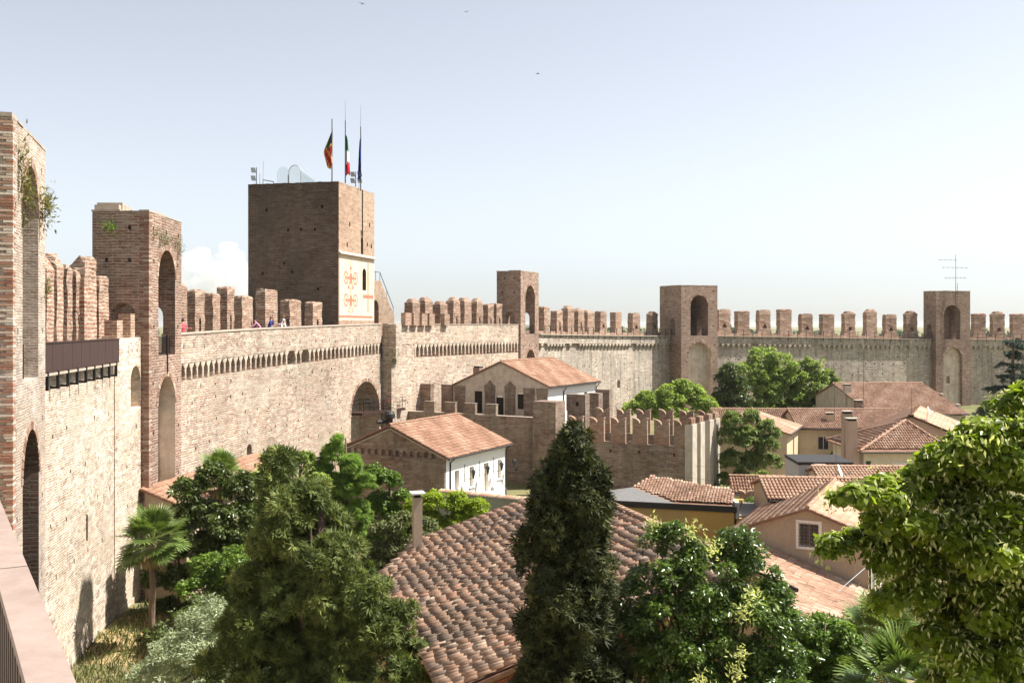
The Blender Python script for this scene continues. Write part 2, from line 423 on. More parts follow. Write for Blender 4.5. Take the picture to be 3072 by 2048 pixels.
g = G('ground_soil'); pos = g.n('NewGeometry').outputs['Position']
c = g.ramp(g.noise(pos, .08, 6, .6), [(.35, (.10,.12,.045)), (.5, (.16,.15,.07)), (.65, (.24,.19,.11))])
c = g.mix(1.0, c, g.ramp(g.noise(pos, 3.5, 5, .7), [(.3, .7), (.7, 1.25)]), 'MULTIPLY')
MT['ground'] = g.done(g.bsdf(c, .95, .1, g.bump(g.noise(pos, 6, 5, .7), .5, .05)))
g = G('dry_straw'); pos = g.n('NewGeometry').outputs['Position']
c = g.ramp(g.noise(g.scaled(pos, (9, 3, 1)), 1.0, 5, .7), [(.3, (.20,.14,.07)), (.5, (.38,.28,.14)), (.7, (.52,.42,.24))])
MT['straw'] = g.done(g.bsdf(c, .95, .1, g.bump(g.noise(pos, 25, 5, .7), .8, .04)))
MT['street'] = plaster_mat('street', (.34,.30,.26), .3, bs=.4, sc=2)

sheet('ground', [(-6000,-2000),(6000,-2000),(6000,9000),(-6000,9000)], 0.0, MT['ground'])
sheet('straw_path', [(-19.6,43.5),(-16.2,43),(-15.8,47.5),(-17.5,52.5),(-19.7,50)], .012, MT['straw'])
sheet('street', [(14,60),(20,64),(24,72),(40,96),(30,110),(18,80)], .008, MT['street'])

# ------------------------------------------------------------------ wall paths
class Path:
    def __init__(s, pts):
        s.p = [Vector((p[0], p[1])) for p in pts]; s.z = [p[2] for p in pts]
        s.seg = [(s.p[i+1]-s.p[i]).length for i in range(len(pts)-1)]
        s.L = sum(s.seg)
    def normal(s, i):
        """outward (left-hand) unit normal at vertex i, mitred"""
        ns = []
        for k in (i-1, i):
            if 0 <= k < len(s.seg):
                d = (s.p[k+1]-s.p[k]).normalized(); ns.append(Vector((-d.y, d.x)))
        n = sum(ns, Vector((0,0))); n.normalize()
        return n / max(.5, n.dot(ns[0]))
    def off(s, o):
        return [s.p[i] + s.normal(i)*o for i in range(len(s.p))]
    def pos(s, t, o=0.0):
        a = t; i = 0
        while i < len(s.seg)-1 and a > s.seg[i]:
            a -= s.seg[i]; i += 1
        d = (s.p[i+1]-s.p[i]).normalized(); n = Vector((-d.y, d.x)); f = a/s.seg[i]
        q = s.p[i] + d*a + n*o
        return q, d, s.z[i]*(1-f)+s.z[i+1]*f
    def at_u(s, u, o=0.0):
        """distance along the path at which the sight line through column u meets it"""
        k = (u-1536)/3000; best = None; N = 600
        for j in range(N+1):
            t = s.L*j/N; q, d, z = s.pos(t, o)
            e = abs(q.x - k*q.y)
            if best is None or e < best[0]: best = (e, t)
        return best[1]

def strip(path, o0, o1, zlo, zhi):
    """closed prism between two offsets of a path; zlo/zhi are functions of the walk height"""
    a = path.off(o0); b = path.off(o1); n = len(a)
    poly = a + b[::-1]
    zz = path.z + path.z[::-1]
    return poly, [zlo(z) for z in zz], [zhi(z) for z in zz]

def strip_mb(path, o0, o1, zlo, zhi, mb=None):
    """quad-faced version (convex or not) of the strip"""
    mb = mb or MB()
    a = path.off(o0); b = path.off(o1); n = len(a)
    vs = []
    for i in range(n):
        z0 = zlo(path.z[i]); z1 = zhi(path.z[i])
        vs += [(a[i].x,a[i].y,z0),(a[i].x,a[i].y,z1),(b[i].x,b[i].y,z1),(b[i].x,b[i].y,z0)]
    fs = []
    for i in range(n-1):
        k = 4*i; m = k+4
        fs += [(k,m,m+1,k+1),(k+1,m+1,m+2,k+2),(k+2,m+2,m+3,k+3),(k+3,m+3,m,k)]
    fs += [(0,1,2,3), (4*n-1,4*n-2,4*n-3,4*n-4)]
    return mb.add(vs, fs)

# ------------------------------------------------------------------ merlon, corbel, brick shapes (shared meshes)
def merlon_mesh(name, mat, w, t, h, top, niche, flare=0.0, seed=0):
    r = random.Random(seed)
    j = lambda a: r.uniform(-a, a)
    mb = MB(); a = w/2
    lv = [(-.3, a+flare, 0, t)]
    if flare: lv += [(.25, a+flare*.55, 0, t), (.6, a+flare*.2, 0, t)]
    lv += [(.95, a, 0, t), (h*.6, a+j(.02), j(.02), t+j(.02)), (h-.02, a+j(.03), 0, t)]
    if top == 'hip':      # stepped sloping cap
        lv += [(h+.12, a*.86+j(.03), .06, t*.9), (h+.28, a*.68+j(.04), .12, t*.8), (h+.42, a*.5+j(.05), .2, t*.7)]
    elif top == 'slope':  # cap sloping outwards
        lv += [(h+.02, a, 0, t*.98), (h+.38, a*.94+j(.03), .02, t*.35)]
    else:
        lv += [(h+.06, a*.95+j(.03), .03, t*.95), (h+.13, a*.85+j(.08), .07, t*.9)]
    vs = []
    for (z, x, y0, y1) in lv:
        vs += [(-x+j(.012), y0+j(.012), z), (x+j(.012), y0+j(.012), z), (x+j(.012), y1, z), (-x+j(.012), y1, z)]
    n = len(lv)
    fs = [(3,2,1,0)] + [(i*4+k, i*4+(k+1)%4, (i+1)*4+(k+1)%4, (i+1)*4+k) for i in range(n-1) for k in range(4)]
    fs += [tuple(range(4*n-4, 4*n))]
    mb.add(vs, fs)
    o = mb.build(name, mat, fix=True)
    if niche:
        c = MB()
        if niche == 'tall': c.extr(arch_prof(-.22, .22, .55, 1.35, 1.75, 8), 'y', -.3, t*.75)
        else: c.extr(arch_prof(-.3, .3, 1.05, 1.35, 1.62, 8), 'y', -.3, t*.6)
        cut(o, c)
    me = o.data; bpy.data.objects.remove(o)
    bm = bmesh.new(); bm.from_mesh(me)
    bmesh.ops.triangulate(bm, faces=[f for f in bm.faces if len(f.verts) > 4])
    bmesh.ops.subdivide_edges(bm, edges=[e for e in bm.edges if e.calc_length() > .45], cuts=2, use_grid_fill=True)
    for v in bm.verts:
        if v.co.z > .2:
            e = .035 if v.co.z < h*.8 else .06
            v.co += Vector((j(e), j(e*.8), j(e)))
    bm.to_mesh(me); bm.free(); box_uv(me)
    return me

MER = {}
for k, (niche, top, h, sd) in enumerate([('tall','flat',3.25,1), (None,'hip',3.3,2), ('tall','hip',3.2,3), (None,'flat',3.4,4), (None,'slope',3.2,5), ('small','flat',3.2,6)]):
    MER['old%d' % k] = (merlon_mesh('merlon', MT['merlon_brick'], 1.85, .8, h, top, niche, 0, sd), h)
for k, (niche, top, h, sd) in enumerate([(None,'flat',3.4,11), ('small','flat',3.4,12), (None,'hip',3.4,13), ('small','hip',3.4,14)]):
    MER['far%d' % k] = (merlon_mesh('merlon', MT['merlon_brick'], 1.8, .8, h, top, niche, .5, sd), h)

def corbel_mesh(name, mat, P, H, p, c=.30, seed=0):
    """one corbel with half an arch to either side"""
    rr = random.Random(seed)
    r = (P-c)/2; zc = H-r-.10
    half = [(-P/2, H), (-P/2, zc+r)]
    for k in range(1, 6):
        t = math.pi/2*(1-k/5)
        half.append((-P/2 + r*math.cos(t), zc + r*math.sin(t)))
    left = half                       # ends at (-c/2, zc)
    prof = left + [(-c/2+rr.uniform(-.03,.03), .34), (-c/4, .0)] + [(c/4, .0), (c/2+rr.uniform(-.03,.03), .34)] + [(-x, z) for (x, z) in left[::-1]]
    n = len(prof)
    def yf(z): return -p if z > zc-.02 else (-.02 if z < .05 else -p*.42)
    vs = [(x, yf(z), z) for (x, z) in prof] + [(x, .25, z) for (x, z) in prof]
    fs = [(i, (i+1)%n, n+(i+1)%n, n+i) for i in range(n)]
    # front as fan-friendly strips: left spandrel, right spandrel, stem
    k = len(left)
    m = len(prof)
    for i in range(1, k-1): fs.append((0, i, i+1))
    fs.append((0, k-1, m-k, m-1))
    for i in range(m-k, m-2): fs.append((m-1, i, i+1))
    fs.append((k-1, k, k+3, m-k)); fs.append((k, k+1, k+2, k+3))
    mb = MB(); mb.add(vs, [f[::-1] for f in fs])
    return mb.mesh(name, mat, fix=True)

def pocket_mesh(name, mat, P, H, dep, c, seed):
    """pier with half an arch to either side, front flush with the wall; the gaps are deep pockets"""
    rr = random.Random(seed); r = (P-c)/2; zc = H-r*1.25-.08
    left = [(-P/2, H), (-P/2, zc+r*1.25)] + [(-P/2 + r*math.cos(math.pi/2*(1-k/5)), zc + r*1.25*math.sin(math.pi/2*(1-k/5))) for k in range(1, 6)]
    w0 = c/2*rr.uniform(.75, 1.0)
    foot = [(-w0, .3), (-c*.85, -.02)]
    prof = left + foot + [(-x, z) for (x, z) in foot[::-1]] + [(-x, z) for (x, z) in left[::-1]]
    n = len(prof); k = len(left)
    vs = [(x, rr.uniform(-.02, .02) - .01, z) for (x, z) in prof] + [(x, dep, z) for (x, z) in prof]
    fs = [(i, (i+1)%n, n+(i+1)%n, n+i) for i in range(n)]
    for i in range(1, k-1): fs.append((0, i, i+1))
    fs.append((0, k-1, n-k, n-1))
    for i in range(n-k, n-2): fs.append((n-1, i, i+1))
    fs.append((k-1, k, k+3, n-k)); fs.append((k, k+1, k+2, k+3))
    mb = MB(); mb.add(vs, [f[::-1] for f in fs]); return mb.mesh(name, mat, fix=True)
CORB = [pocket_mesh('corbel', MT['wall_rose'], .84, 1.08, .93, .24, s) for s in range(4)]
CORBG = [corbel_mesh('corbel', MT['wall_grey'], 1.05, 1.1, .36, .42, s+5) for s in range(3)]

def place_merlons(root, path, off, lst, wid=1.85, thk=1.0):
    """lst: (u, top v, mesh key); stands on the outer edge of the wall"""
    for it in lst:
        u, tv, key = it[:3]; wd = it[3] if len(it) > 3 else wid
        t = path.at_u(u, off); q, d, z = path.pos(t, off)
        me, h = MER[key]
        top = EYE + (975-tv)/3000*q.y
        hh = max(2.2, min(4.6, top - z - .12))
        o = link('merlon', me, root)
        o.location = Vector((q.x, q.y, z)) - root.location
        o.rotation_euler = (0, 0, math.atan2(d.y, d.x) + rng.uniform(-.02, .02))
        o.scale = (wd/1.85*rng.uniform(.95, 1.05), thk*rng.uniform(.94, 1.06), hh/h)

def place_corbels(root, path, off, s0, s1, pitch, z_of, meshes, drop=.06, zs=1.0):
    n = int((s1-s0)/pitch)
    for i in range(n+1):
        if rng.random() < drop: continue
        q, d, z = path.pos(s0 + i*pitch, off)
        o = link('corbel', meshes[rng.randrange(len(meshes))], root)
        o.location = Vector((q.x, q.y, z_of(z))) - root.location
        o.rotation_euler = (0, 0, math.atan2(d.y, d.x)); k = rng.uniform(.86, 1.0); o.location.z += (1-k)*zs*1.06; o.scale = (rng.uniform(.9, 1.0), rng.uniform(.92, 1.0), zs*k)

def holes(path, off, rows, pitch, s0, s1, size=(.07, .1), depth=.35, skip=.25, seed=0):
    """putlog holes as cutter boxes"""
    r = random.Random(seed); mb = MB()
    for z in rows:
        s = s0 + r.uniform(0, pitch)
        while s < s1:
            if r.random() > skip:
                q, d, zz = path.pos(s, off); n = Vector((-d.y, d.x))
                mb.obox((q.x, q.y, z + r.uniform(-.12, .12)), Vector((d.x, d.y, 0))*size[0]*r.uniform(.8, 1.25), Vector((n.x, n.y, 0))*depth, (0, 0, size[1]*r.uniform(.8, 1.2)))
            s += pitch*r.uniform(.82, 1.2)
    return mb

def arch_in_wall(path, t, off, w, z0, spring, apex, depth, n=12):
    """arch-shaped cutter sunk into the town face at distance t"""
    q, d, zz = path.pos(t, off); ang = math.atan2(d.y, d.x)
    mb = MB(); mb.extr(arch_prof(-w/2, w/2, z0, spring, apex, n), 'y', -.8, depth)
    m = xf((q.x, q.y, 0), ang); mb.v = [tuple(m @ Vector(p)) for p in mb.v]
    return mb

VOUS = {}
def voussoirs(root, xc, y, spring, rx, rz, n=17, th=.26, dep=.16, mtx=None, mat='quoin_brick'):
    """ring of separate wedge bricks round an arch, a little proud of the face"""
    key = (round(rx, 2), round(rz, 2), n, th, dep, mat)
    for k in range(n):
        t0 = math.pi*k/n + .012; t1 = math.pi*(k+1)/n - .012
        if key + (k,) not in VOUS:
            vs = []
            for yy in (0, dep):
                for (t, e) in ((t0, 0), (t1, 0), (t1, th), (t0, th)):
                    vs.append(((rx+e)*math.cos(t), yy, (rz+e)*math.sin(t)))
            mb = MB(); mb.add(vs, [(0,1,2,3),(7,6,5,4),(0,4,5,1),(1,5,6,2),(2,6,7,3),(3,7,4,0)])
            VOUS[key + (k,)] = mb.mesh('voussoir', MT[mat], fix=True)
        o = link('voussoir', VOUS[key + (k,)], root)
        loc = Vector((xc, y, spring))
        if mtx is not None:
            o.matrix_local = mtx @ Matrix.Translation(loc)
        else: o.location = loc

def curtain(name, label, path, thick, mat, zbot=-.3):
    q = path.p[0]
    root = thing(name, label, 'wall', (q.x, q.y, 0))
    return root

def part(root, mb, name, mat, fix=True):
    return mb.build(name, mat, root, Matrix.Translation(-root.location), fix=fix)

def local(root, mb):
    m = Matrix.Translation(-root.location)
    mb.v = [tuple(m @ Vector(p)) for p in mb.v]
    return mb

# ------------------------------------------------------------------ towers
def tower(name, label, N, ang, w, d, top, floor, prot, up, low, mat, seed=0, low_z0=-.5, passage=2.75, niche_mat='niche_plaster', low_d=.95, plaster=(False, False), cap=True):
    r = random.Random(seed)
    root = thing(name, label, 'tower', (N[0], N[1], 0), ang)
    mb = MB(); mb.box(0, w, 0, d, -.3, top)
    body = mb.build('masonry', mat, root)
    a0, a1, ap = up; sp = ap - (a1-a0)/2*1.05
    c1 = MB(); c1.extr(arch_prof(a0, a1, floor, sp, ap), 'y', -.6, d-.55)
    b0, b1, bp = low; sp2 = bp - (b1-b0)/2*1.05
    c2 = MB(); c2.extr(arch_prof(b0, b1, low_z0, sp2, bp), 'y', -.6, low_d)
    y0 = prot + .25
    c3 = MB(); c3.extr(arch_prof(y0, y0+1.35, floor+.001, floor+passage-.68, floor+passage, 10), 'x', -1, w+1)
    c4 = MB()
    for zz in (top-.85, top-2.6, floor+1.6, floor-1.5, floor-4.2, floor-7, floor-9.5):
        for k in range(3):
            x = w*(.12+.38*k) + r.uniform(-.2, .2)
            if (a0-.3 < x < a1+.3 and floor < zz < ap+.3) or (b0-.3 < x < b1+.3 and zz < bp+.3): continue
            c4.box(x-.09, x+.09, -.2, .28, zz-.11, zz+.11)
        for k in range(2):
            y = d*(.28+.45*k) + r.uniform(-.2, .2)
            if zz < floor+passage+.2 and zz > floor-.2: continue
            c4.box(-.2, .28, y-.09, y+.09, zz-.11, zz+.11)
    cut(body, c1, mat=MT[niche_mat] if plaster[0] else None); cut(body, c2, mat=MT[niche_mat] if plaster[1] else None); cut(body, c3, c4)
    voussoirs(root, (a0+a1)/2, -.025, sp, (a1-a0)/2, (a1-a0)/2*1.05, 19)
    voussoirs(root, (b0+b1)/2, -.025, sp2, (b1-b0)/2, (b1-b0)/2*1.05, 21)
    if cap:
        # weathered rim: uneven slabs along the top
        for (xa, xb, ya, yb) in ((-.04, w+.04, -.04, .5), (-.04, w+.04, d-.5, d+.04), (-.04, .5, .5, d-.5), (w-.5, w+.04, .5, d-.5)):
            L = max(xb-xa, yb-ya); n = max(2, int(L/.9))
            for k in range(n):
                m = MB(); h = r.uniform(.05, .13)
                if xb-xa > yb-ya: m.box(xa+(xb-xa)*k/n+.01, xa+(xb-xa)*(k+1)/n-.01, ya+r.uniform(0,.04), yb, top, top+h)
                else: m.box(xa+r.uniform(0,.02), xb, ya+(yb-ya)*k/n+.01, ya+(yb-ya)*(k+1)/n-.01, top, top+h)
                m.build('coping_stone', MT['coping'], root)
    return root, body

def bar_railing(root, x0, x1, y, z, h=1.05, step=.12, mat='iron_dark', frame=True):
    """upright bars between two rails, built in the parent's own frame"""
    m = MB(); m.box(x0, x1, y-.02, y+.02, z+h-.03, z+h); m.box(x0, x1, y-.02, y+.02, z+.06, z+.09)
    n = int((x1-x0)/step)
    for k in range(n+1):
        x = x0 + (x1-x0)*k/n
        m.box(x-.01, x+.01, y-.01, y+.01, z, z+h)
    return m.build('railing', MT[mat], root)

def panel_railing(root, x0, x1, y, z, h=1.1, mat='steel_brown'):
    m = MB(); m.box(x0, x1, y-.03, y+.03, z+.02, z+h); o = m.build('railing_panel', MT[mat], root)
    return o

# T0: the near tower at the picture's edge
T0N = (-15.0, 30.0); T0A = math.atan2(6.0, -1.8)
t0, t0b = tower('wall_tower', 'tall red and cream brick tower with tall arch, cut by the photo edge', T0N, T0A, 6.26, 3.6, 20.9, 12.85, 1.0, (1.75, 4.75, 19.9), (1.75, 4.85, 11.2), MT['near_brick'], 3, low_d=3.45, plaster=(False, True), niche_mat='keep_brick_shaded')  # lower niche in darkened brick: its shade and dark stains put into the colour
# individually laid quoin bricks up the near corner (toothed into both faces)
qb = []
for k in range(5):
    r = random.Random(40+k); m = MB()
    lx, ly = (.42, .2) if k % 2 == 0 else (.2, .42)
    m.box(-.028, lx+r.uniform(-.05,.05), -.028, ly+r.uniform(-.05,.05), .006, .076)
    qb.append(m.mesh('brick', MT['brick_piece']))
for k in range(250):
    z = .2 + k*.083
    if z > 20.75: break
    link('brick', qb[rng.randrange(5)] if rng.random() < .25 else qb[(k % 2) + 2*rng.randrange(2)], t0, (rng.uniform(-.012, .004), rng.uniform(-.012, .004), z))
for zz, hh in ((12.85, 1.1),):
    panel_railing(t0, 1.8, 3.5, .35, zz, hh)
    m = MB(); m.box(3.62, 3.72, .28, .38, 10.6, 14.0); m.build('railing_post', MT['steel_brown'], t0)

# T1
T1N = (-19.55, 53.8); T1A = math.atan2(5.7, -.15)
t1, t1b = tower('wall_tower', 'square brick tower with tall arch and crumbling top, left of the flag keep', T1N, T1A, 5.8, 3.0, 20.75, 12.95, .45, (1.6, 4.6, 18.9), (1.55, 4.6, 11.75), MT['tower_brick'], 5, passage=2.9, plaster=(False, True))
m = MB()   # crumbled masonry stump on the roof
r = random.Random(9)
for k in range(9):
    x = .3 + k*.36; m.box(x, x+.42, 1.7+r.uniform(-.1,.1), 3.0, 20.6, 21.15+r.uniform(-.12,.2) - max(0, k-4)*.07)
m.build('ruined_masonry', MT['coping'], t1)
bar_railing(t1, 1.62, 4.58, .3, 12.95, 1.05, .12)
m = MB(); m.box(3.05, 3.15, -.06, .04, 11.9, 14.1); m.build('railing_post', MT['iron_dark'], t1)
qb1 = []
for k in range(4):
    m = MB(); lx, ly = ((.5, .26) if k % 2 == 0 else (.26, .5)); m.box(-.025, lx, -.025, ly, .008, .115); qb1.append(m.mesh('brick', MT['quoin_brick']))
for k in range(170):
    z = .3 + k*.12
    if z > 20.6: break
    link('brick', qb1[(k % 2) + 2*rng.randrange(2)], t1, (rng.uniform(-.01, .005), rng.uniform(-.01, .005), z))

# T2
T2N = (1.06, 122.0); T2A = math.atan2(.92, .39)
t2, t2b = tower('wall_tower', 'slim square brick tower in the middle, behind the white house gable', T2N, T2A, 6.0, 3.2, 21.25, 13.55, .5, (1.5, 4.7, 19.6), (1.7, 4.8, 11.6), MT['tower_brick'], 6)
bar_railing(t2, 1.52, 4.68, .25, 13.55, 1.1, .14)
# T3
T3N = (26.9, 159.0); T3A = math.atan2(.397, .918)
t3, t3b = tower('wall_tower', 'broad brick tower with two stacked arches above the green trees', T3N, T3A, 6.9, 6.4, 20.95, 12.95, 1.6, (1.75, 5.1, 19.45), (1.4, 5.6, 11.9), MT['tower_brick'], 7, plaster=(False, True))
bar_railing(t3, 1.77, 5.08, .25, 12.95, 1.1, .16)
# T4
T4N = (76.3, 180.0); T4A = math.atan2(.26, .965)
t4, t4b = tower('wall_tower', 'brick tower topped by a tall antenna mast, far right', T4N, T4A, 7.3, 3.4, 20.75, 12.1, .9, (1.7, 5.2, 18.3), (1.6, 5.6, 10.6), MT['tower_brick'], 8)
# brick infill of T4's lower arch, with a plastered foot and small arched window
m = MB(); m.extr(arch_prof(1.6, 5.6, -.2, 8.5, 10.6), 'y', .7, 1.0)
o = m.build('arch_infill', MT['niche_plaster'], t4, fix=True)
c = MB(); c.extr(arch_prof(2.75, 3.55, 4.1, 5.0, 5.5, 8), 'y', .4, 1.4); cut(o, c)

# ------------------------------------------------------------------ curtain walls
# near wall, under the photographer
PN = Path([(2.0, -3.0, 12.85), (.2, .12, 12.85), (-16.6, 28.8, 12.85)])
w0 = curtain('curtain_wall', '', PN, 2.3, None)
tag(w0, 'brick wall carrying the brown foreground railing', 'wall')
part(w0, strip_mb(PN, .0, 2.3, lambda z: -.3, lambda z: z-.02), 'masonry', MT['wall_cream'])
# wall A with steel railing, between T0 and T1
PA = Path([(-17.6, 34.9, 12.85), (-19.9, 50.0, 12.85)])
wA = curtain('curtain_wall', '', PA, 2.4, None)
tag(wA, 'sunlit cream rubble wall below the brown panel railing', 'wall')
bodyA = part(wA, strip_mb(PA, 0, 2.4, lambda z: -.3, lambda z: z-.02), 'masonry', MT['wall_cream'])
cA = local(wA, holes(PA, 0, [2.2, 4.4, 6.6, 8.5, 10.3], 2.3, .6, 15, seed=2))
tA = PA.at_u(261)
slit = local(wA, arch_in_wall(PA, tA, 0, .34, 4.9, 6.0, 6.15, .9, 6))
cut(bodyA, cA, slit)
m = strip_mb(PA, 1.7, 2.4, lambda z: z-.25, lambda z: z+.9)
part(wA, m, 'outer_parapet', MT['merlon_brick'])
place_merlons(wA, PA, 1.65, [(152, 800, 'old1'), (181, 792, 'old1'), (209, 800, 'old3'), (237, 815, 'old0')], 1.05)
# block B beside T1
PB = Path([(-19.85, 50.0, 12.9), (-19.95, 53.86, 12.9)])
wB = curtain('wall_bastion', '', PB, 2.4, None)
tag(wB, 'short rubble wall block with small dark arch beside the tower', 'wall')
bodyB = part(wB, strip_mb(PB, 0, .85, lambda z: -.3, lambda z: 14.0), 'masonry', MT['wall_cream'])
cut(bodyB, local(wB, arch_in_wall(PB, 2.95, 0, 1.5, 10.3, 11.7, 12.5, .75)), local(wB, holes(PB, 0, [3, 5.2, 7.4, 9.2, 13.2], 1.6, .2, 3.8, seed=5)))
for (s, h, ww) in ((.75, 14.9, .75), (2.6, 15.25, .6)):
    q, d, z = PB.pos(s, .05); m = MB()
    m.obox((q.x-.3, q.y, (13.9+h)/2), (0, ww/2, 0), (-.32, 0, 0), (0, 0, (h-13.9)/2)); part(wB, m, 'merlon', MT['merlon_brick'])

part(wB, strip_mb(PB, 1.6, 2.4, lambda z: -.3, lambda z: z+1.0), 'outer_parapet', MT['merlon_brick'])
place_merlons(wB, PB, 1.5, [(272, 788, 'old4', 1.6), (312, 850, 'old4', 1.3)])
# wall C, T1 to the gate, machicolated
PC = Path([(-20.15, 59.0, 13.0), (-19.35, 66.0, 13.15), (-18.3, 72.5, 13.3), (-15.6, 84.0, 13.5), (-12.6, 96.2, 13.68)])
wC = curtain('curtain_wall', '', PC, 2.4, None)
tag(wC, 'long curving brick wall with corbel frieze and gate arch, left of centre', 'wall')
bodyC = part(wC, strip_mb(PC, 0, 2.3, lambda z: -.3, lambda z: z-1.80), 'masonry', MT['wall_rose'])
part(wC, strip_mb(PC, .88, 2.3, lambda z: z-1.81, lambda z: z-.02), 'core', MT['wall_rose'])
tg = PC.at_u(1097)
c1 = local(wC, arch_in_wall(PC, tg, 0, 6.9, -.5, 6.4, 9.45, 2.05, 18))
c2 = local(wC, holes(PC, 0, [2.6, 4.2, 5.6, 7.0, 8.6, 9.9, 10.9], 2.1, 1.0, PC.L-9, seed=7))
tw = PC.at_u(748)
c3 = local(wC, arch_in_wall(PC, tw, 0, .85, 4.95, 5.9, 6.25, .7, 8))
c4 = local(wC, holes(PC, 0, [3.4, 10.3], 1.9, PC.L-9, PC.L-.8, seed=8))
cut(bodyC, c1, c2, c3)
upC = part(wC, strip_mb(PC, -.03, .53, lambda z: z-.72, lambda z: z+1.02), 'parapet', MT['wall_rose'])
cut(upC, local(wC, holes(PC, -.03, [13.35], 1.5, 1.0, PC.L-1, (.06, .12), .2, .2, seed=12)))
part(wC, strip_mb(PC, -.08, .57, lambda z: z+1.03, lambda z: z+1.13), 'coping', MT['coping'])
place_corbels(wC, PC, 0.0, .35, PC.L-.2, .84, lambda z: z-.72-1.08, CORB, .02)
part(wC, strip_mb(PC, 1.55, 2.3, lambda z: z-.25, lambda z: z+.5), 'outer_parapet', MT['merlon_brick'])
place_merlons(wC, PC, 1.5, [(549, 853, 'old3', 1.2), (600, 871, 'old0', 1.5), (649, 880, 'old3', 1.25), (692, 863, 'old0', 1.2), (742, 888, 'old3', 1.7), (815, 870, 'old5', 2.1), (886, 899, 'old3', 2.2), (953, 906, 'old0', 2.0)])
q, d, z = PC.pos(tg, 0)
voussoirs(wC, 0, -.03, 6.4, 3.45, 3.05, 33, .3, .2, Matrix.Translation(-wC.location) @ xf((q.x, q.y, 0), math.atan2(d.y, d.x)))

# wall D, gate to T2
PD = Path([(-12.05, 96.4, 13.65), (-6.4, 108.0, 13.62), (.95, 122.35, 13.6)])
wD = curtain('curtain_wall', '', PD, 2.4, None)
tag(wD, 'sunlit brick wall with dense corbel frieze right of the keep', 'wall')
bodyD = part(wD, strip_mb(PD, .0, 2.4, lambda z: -.3, lambda z: z-2.25), 'masonry', MT['wall_rose'])
part(wD, strip_mb(PD, .88, 2.4, lambda z: z-2.26, lambda z: z-.02), 'core', MT['wall_rose'])
_q = PD.pos(5.0); PD0 = Path([(PD.p[0].x, PD.p[0].y, 13.65), (_q[0].x, _q[0].y, _q[2])])
fillD = part(wD, strip_mb(PD0, 0.0, .53, lambda z: z-2.249, lambda z: z-.9), 'masonry', MT['wall_rose'])
cut(fillD, local(wD, arch_in_wall(PD0, 1.9, 0, .55, 11.5, 12.2, 12.6, .45, 8)))
cut(bodyD, local(wD, holes(PD, 0, [3, 5, 7, 8.6, 10.2], 2.2, 1.0, PD.L-1, seed=17)))
part(wD, strip_mb(PD, -.03, .53, lambda z: z-.9, lambda z: z+1.06), 'parapet', MT['wall_rose'])
part(wD, strip_mb(PD, -.08, .57, lambda z: z+1.07, lambda z: z+1.16), 'coping', MT['coping'])
place_corbels(wD, PD, 0.0, 5.2, PD.L-.5, .80, lambda z: z-.9-1.35, CORB, .02, 1.25)
part(wD, strip_mb(PD, 1.65, 2.4, lambda z: z-.25, lambda z: z+.8), 'outer_parapet', MT['merlon_brick'])
place_merlons(wD, PD, 1.6, [(1249, 905, 'old1'), (1287, 901, 'old1'), (1332, 911, 'old1'), (1371, 901, 'old2'), (1404, 902, 'old1'), (1440, 904, 'old2'), (1473, 913, 'old0'), (1499, 911, 'old0')], 1.6, 1.3)
for u in (1219, 1243, 1267, 1290, 1335):   # low crenels on the town side
    s = PD.at_u(u, -.15); q, d, z = PD.pos(s, -.15); m = MB()
    m.obox((q.x, q.y, z+1.6), Vector((d.x, d.y, 0))*.55, Vector((-d.y, d.x, 0))*.26, (0, 0, .62)); part(wD, m, 'crenel', MT['merlon_brick'])
# buttress closing wall C against D
m = MB(); q, d, z = PD.pos(.1, 0); n = Vector((-d.y, d.x))
m.prism([q-n*.95, q-n*.95+d*1.0, q+d*1.0+n*.2, q+n*.2], 11.4, 14.75); part(wD, m, 'buttress', MT['wall_rose'])
m = MB(); m.prism([q-n*.45, q-n*.45+d*.9, q+d*.9+n*.2, q+n*.2], -.2, 11.4); part(wD, m, 'buttress', MT['wall_rose'])

# wall E, T2 to T3 (bending)
PE = Path([(3.15, 127.9, 13.55), (7.0, 136.0, 13.4), (11.8, 144.5, 13.25), (18.0, 153.6, 13.08), (25.7, 162.2, 12.97)])
wE = curtain('curtain_wall', '', PE, 2.4, None)
tag(wE, 'streaked pale wall with railing between the two middle towers', 'wall')
bodyE = part(wE, strip_mb(PE, 0, 2.4, lambda z: -.3, lambda z: z-.02), 'masonry', MT['wall_grey'])
tw = PE.at_u(1856)
cut(bodyE, local(wE, holes(PE, 0, [2.2, 3.6, 5.0, 6.4, 8.8], 2.0, 1, PE.L-1, (.09, .12), seed=21)), local(wE, arch_in_wall(PE, tw, 0, 1.0, 5.2, 6.0, 6.4, .6, 8)))
# wall F, T3 to T4
PF = Path([(32.7, 163.3, 12.95), (54.0, 172.6, 12.55), (76.0, 181.2, 12.12)])
wF = curtain('curtain_wall', '', PF, 2.4, None)
tag(wF, 'weathered grey brick wall with railing behind the green trees', 'wall')
bodyF = part(wF, strip_mb(PF, 0, 2.4, lambda z: -.3, lambda z: z-.02), 'masonry', MT['wall_grey'])
tw = PF.at_u(2600)
cut(bodyF, local(wF, holes(PF, 0, [1.8, 3.0, 4.4, 6.0, 7.8, 9.0], 2.2, 1, PF.L-1, (.1, .13), seed=23)), local(wF, arch_in_wall(PF, tw, 0, 1.1, 3.6, 4.4, 4.85, .6, 8)))
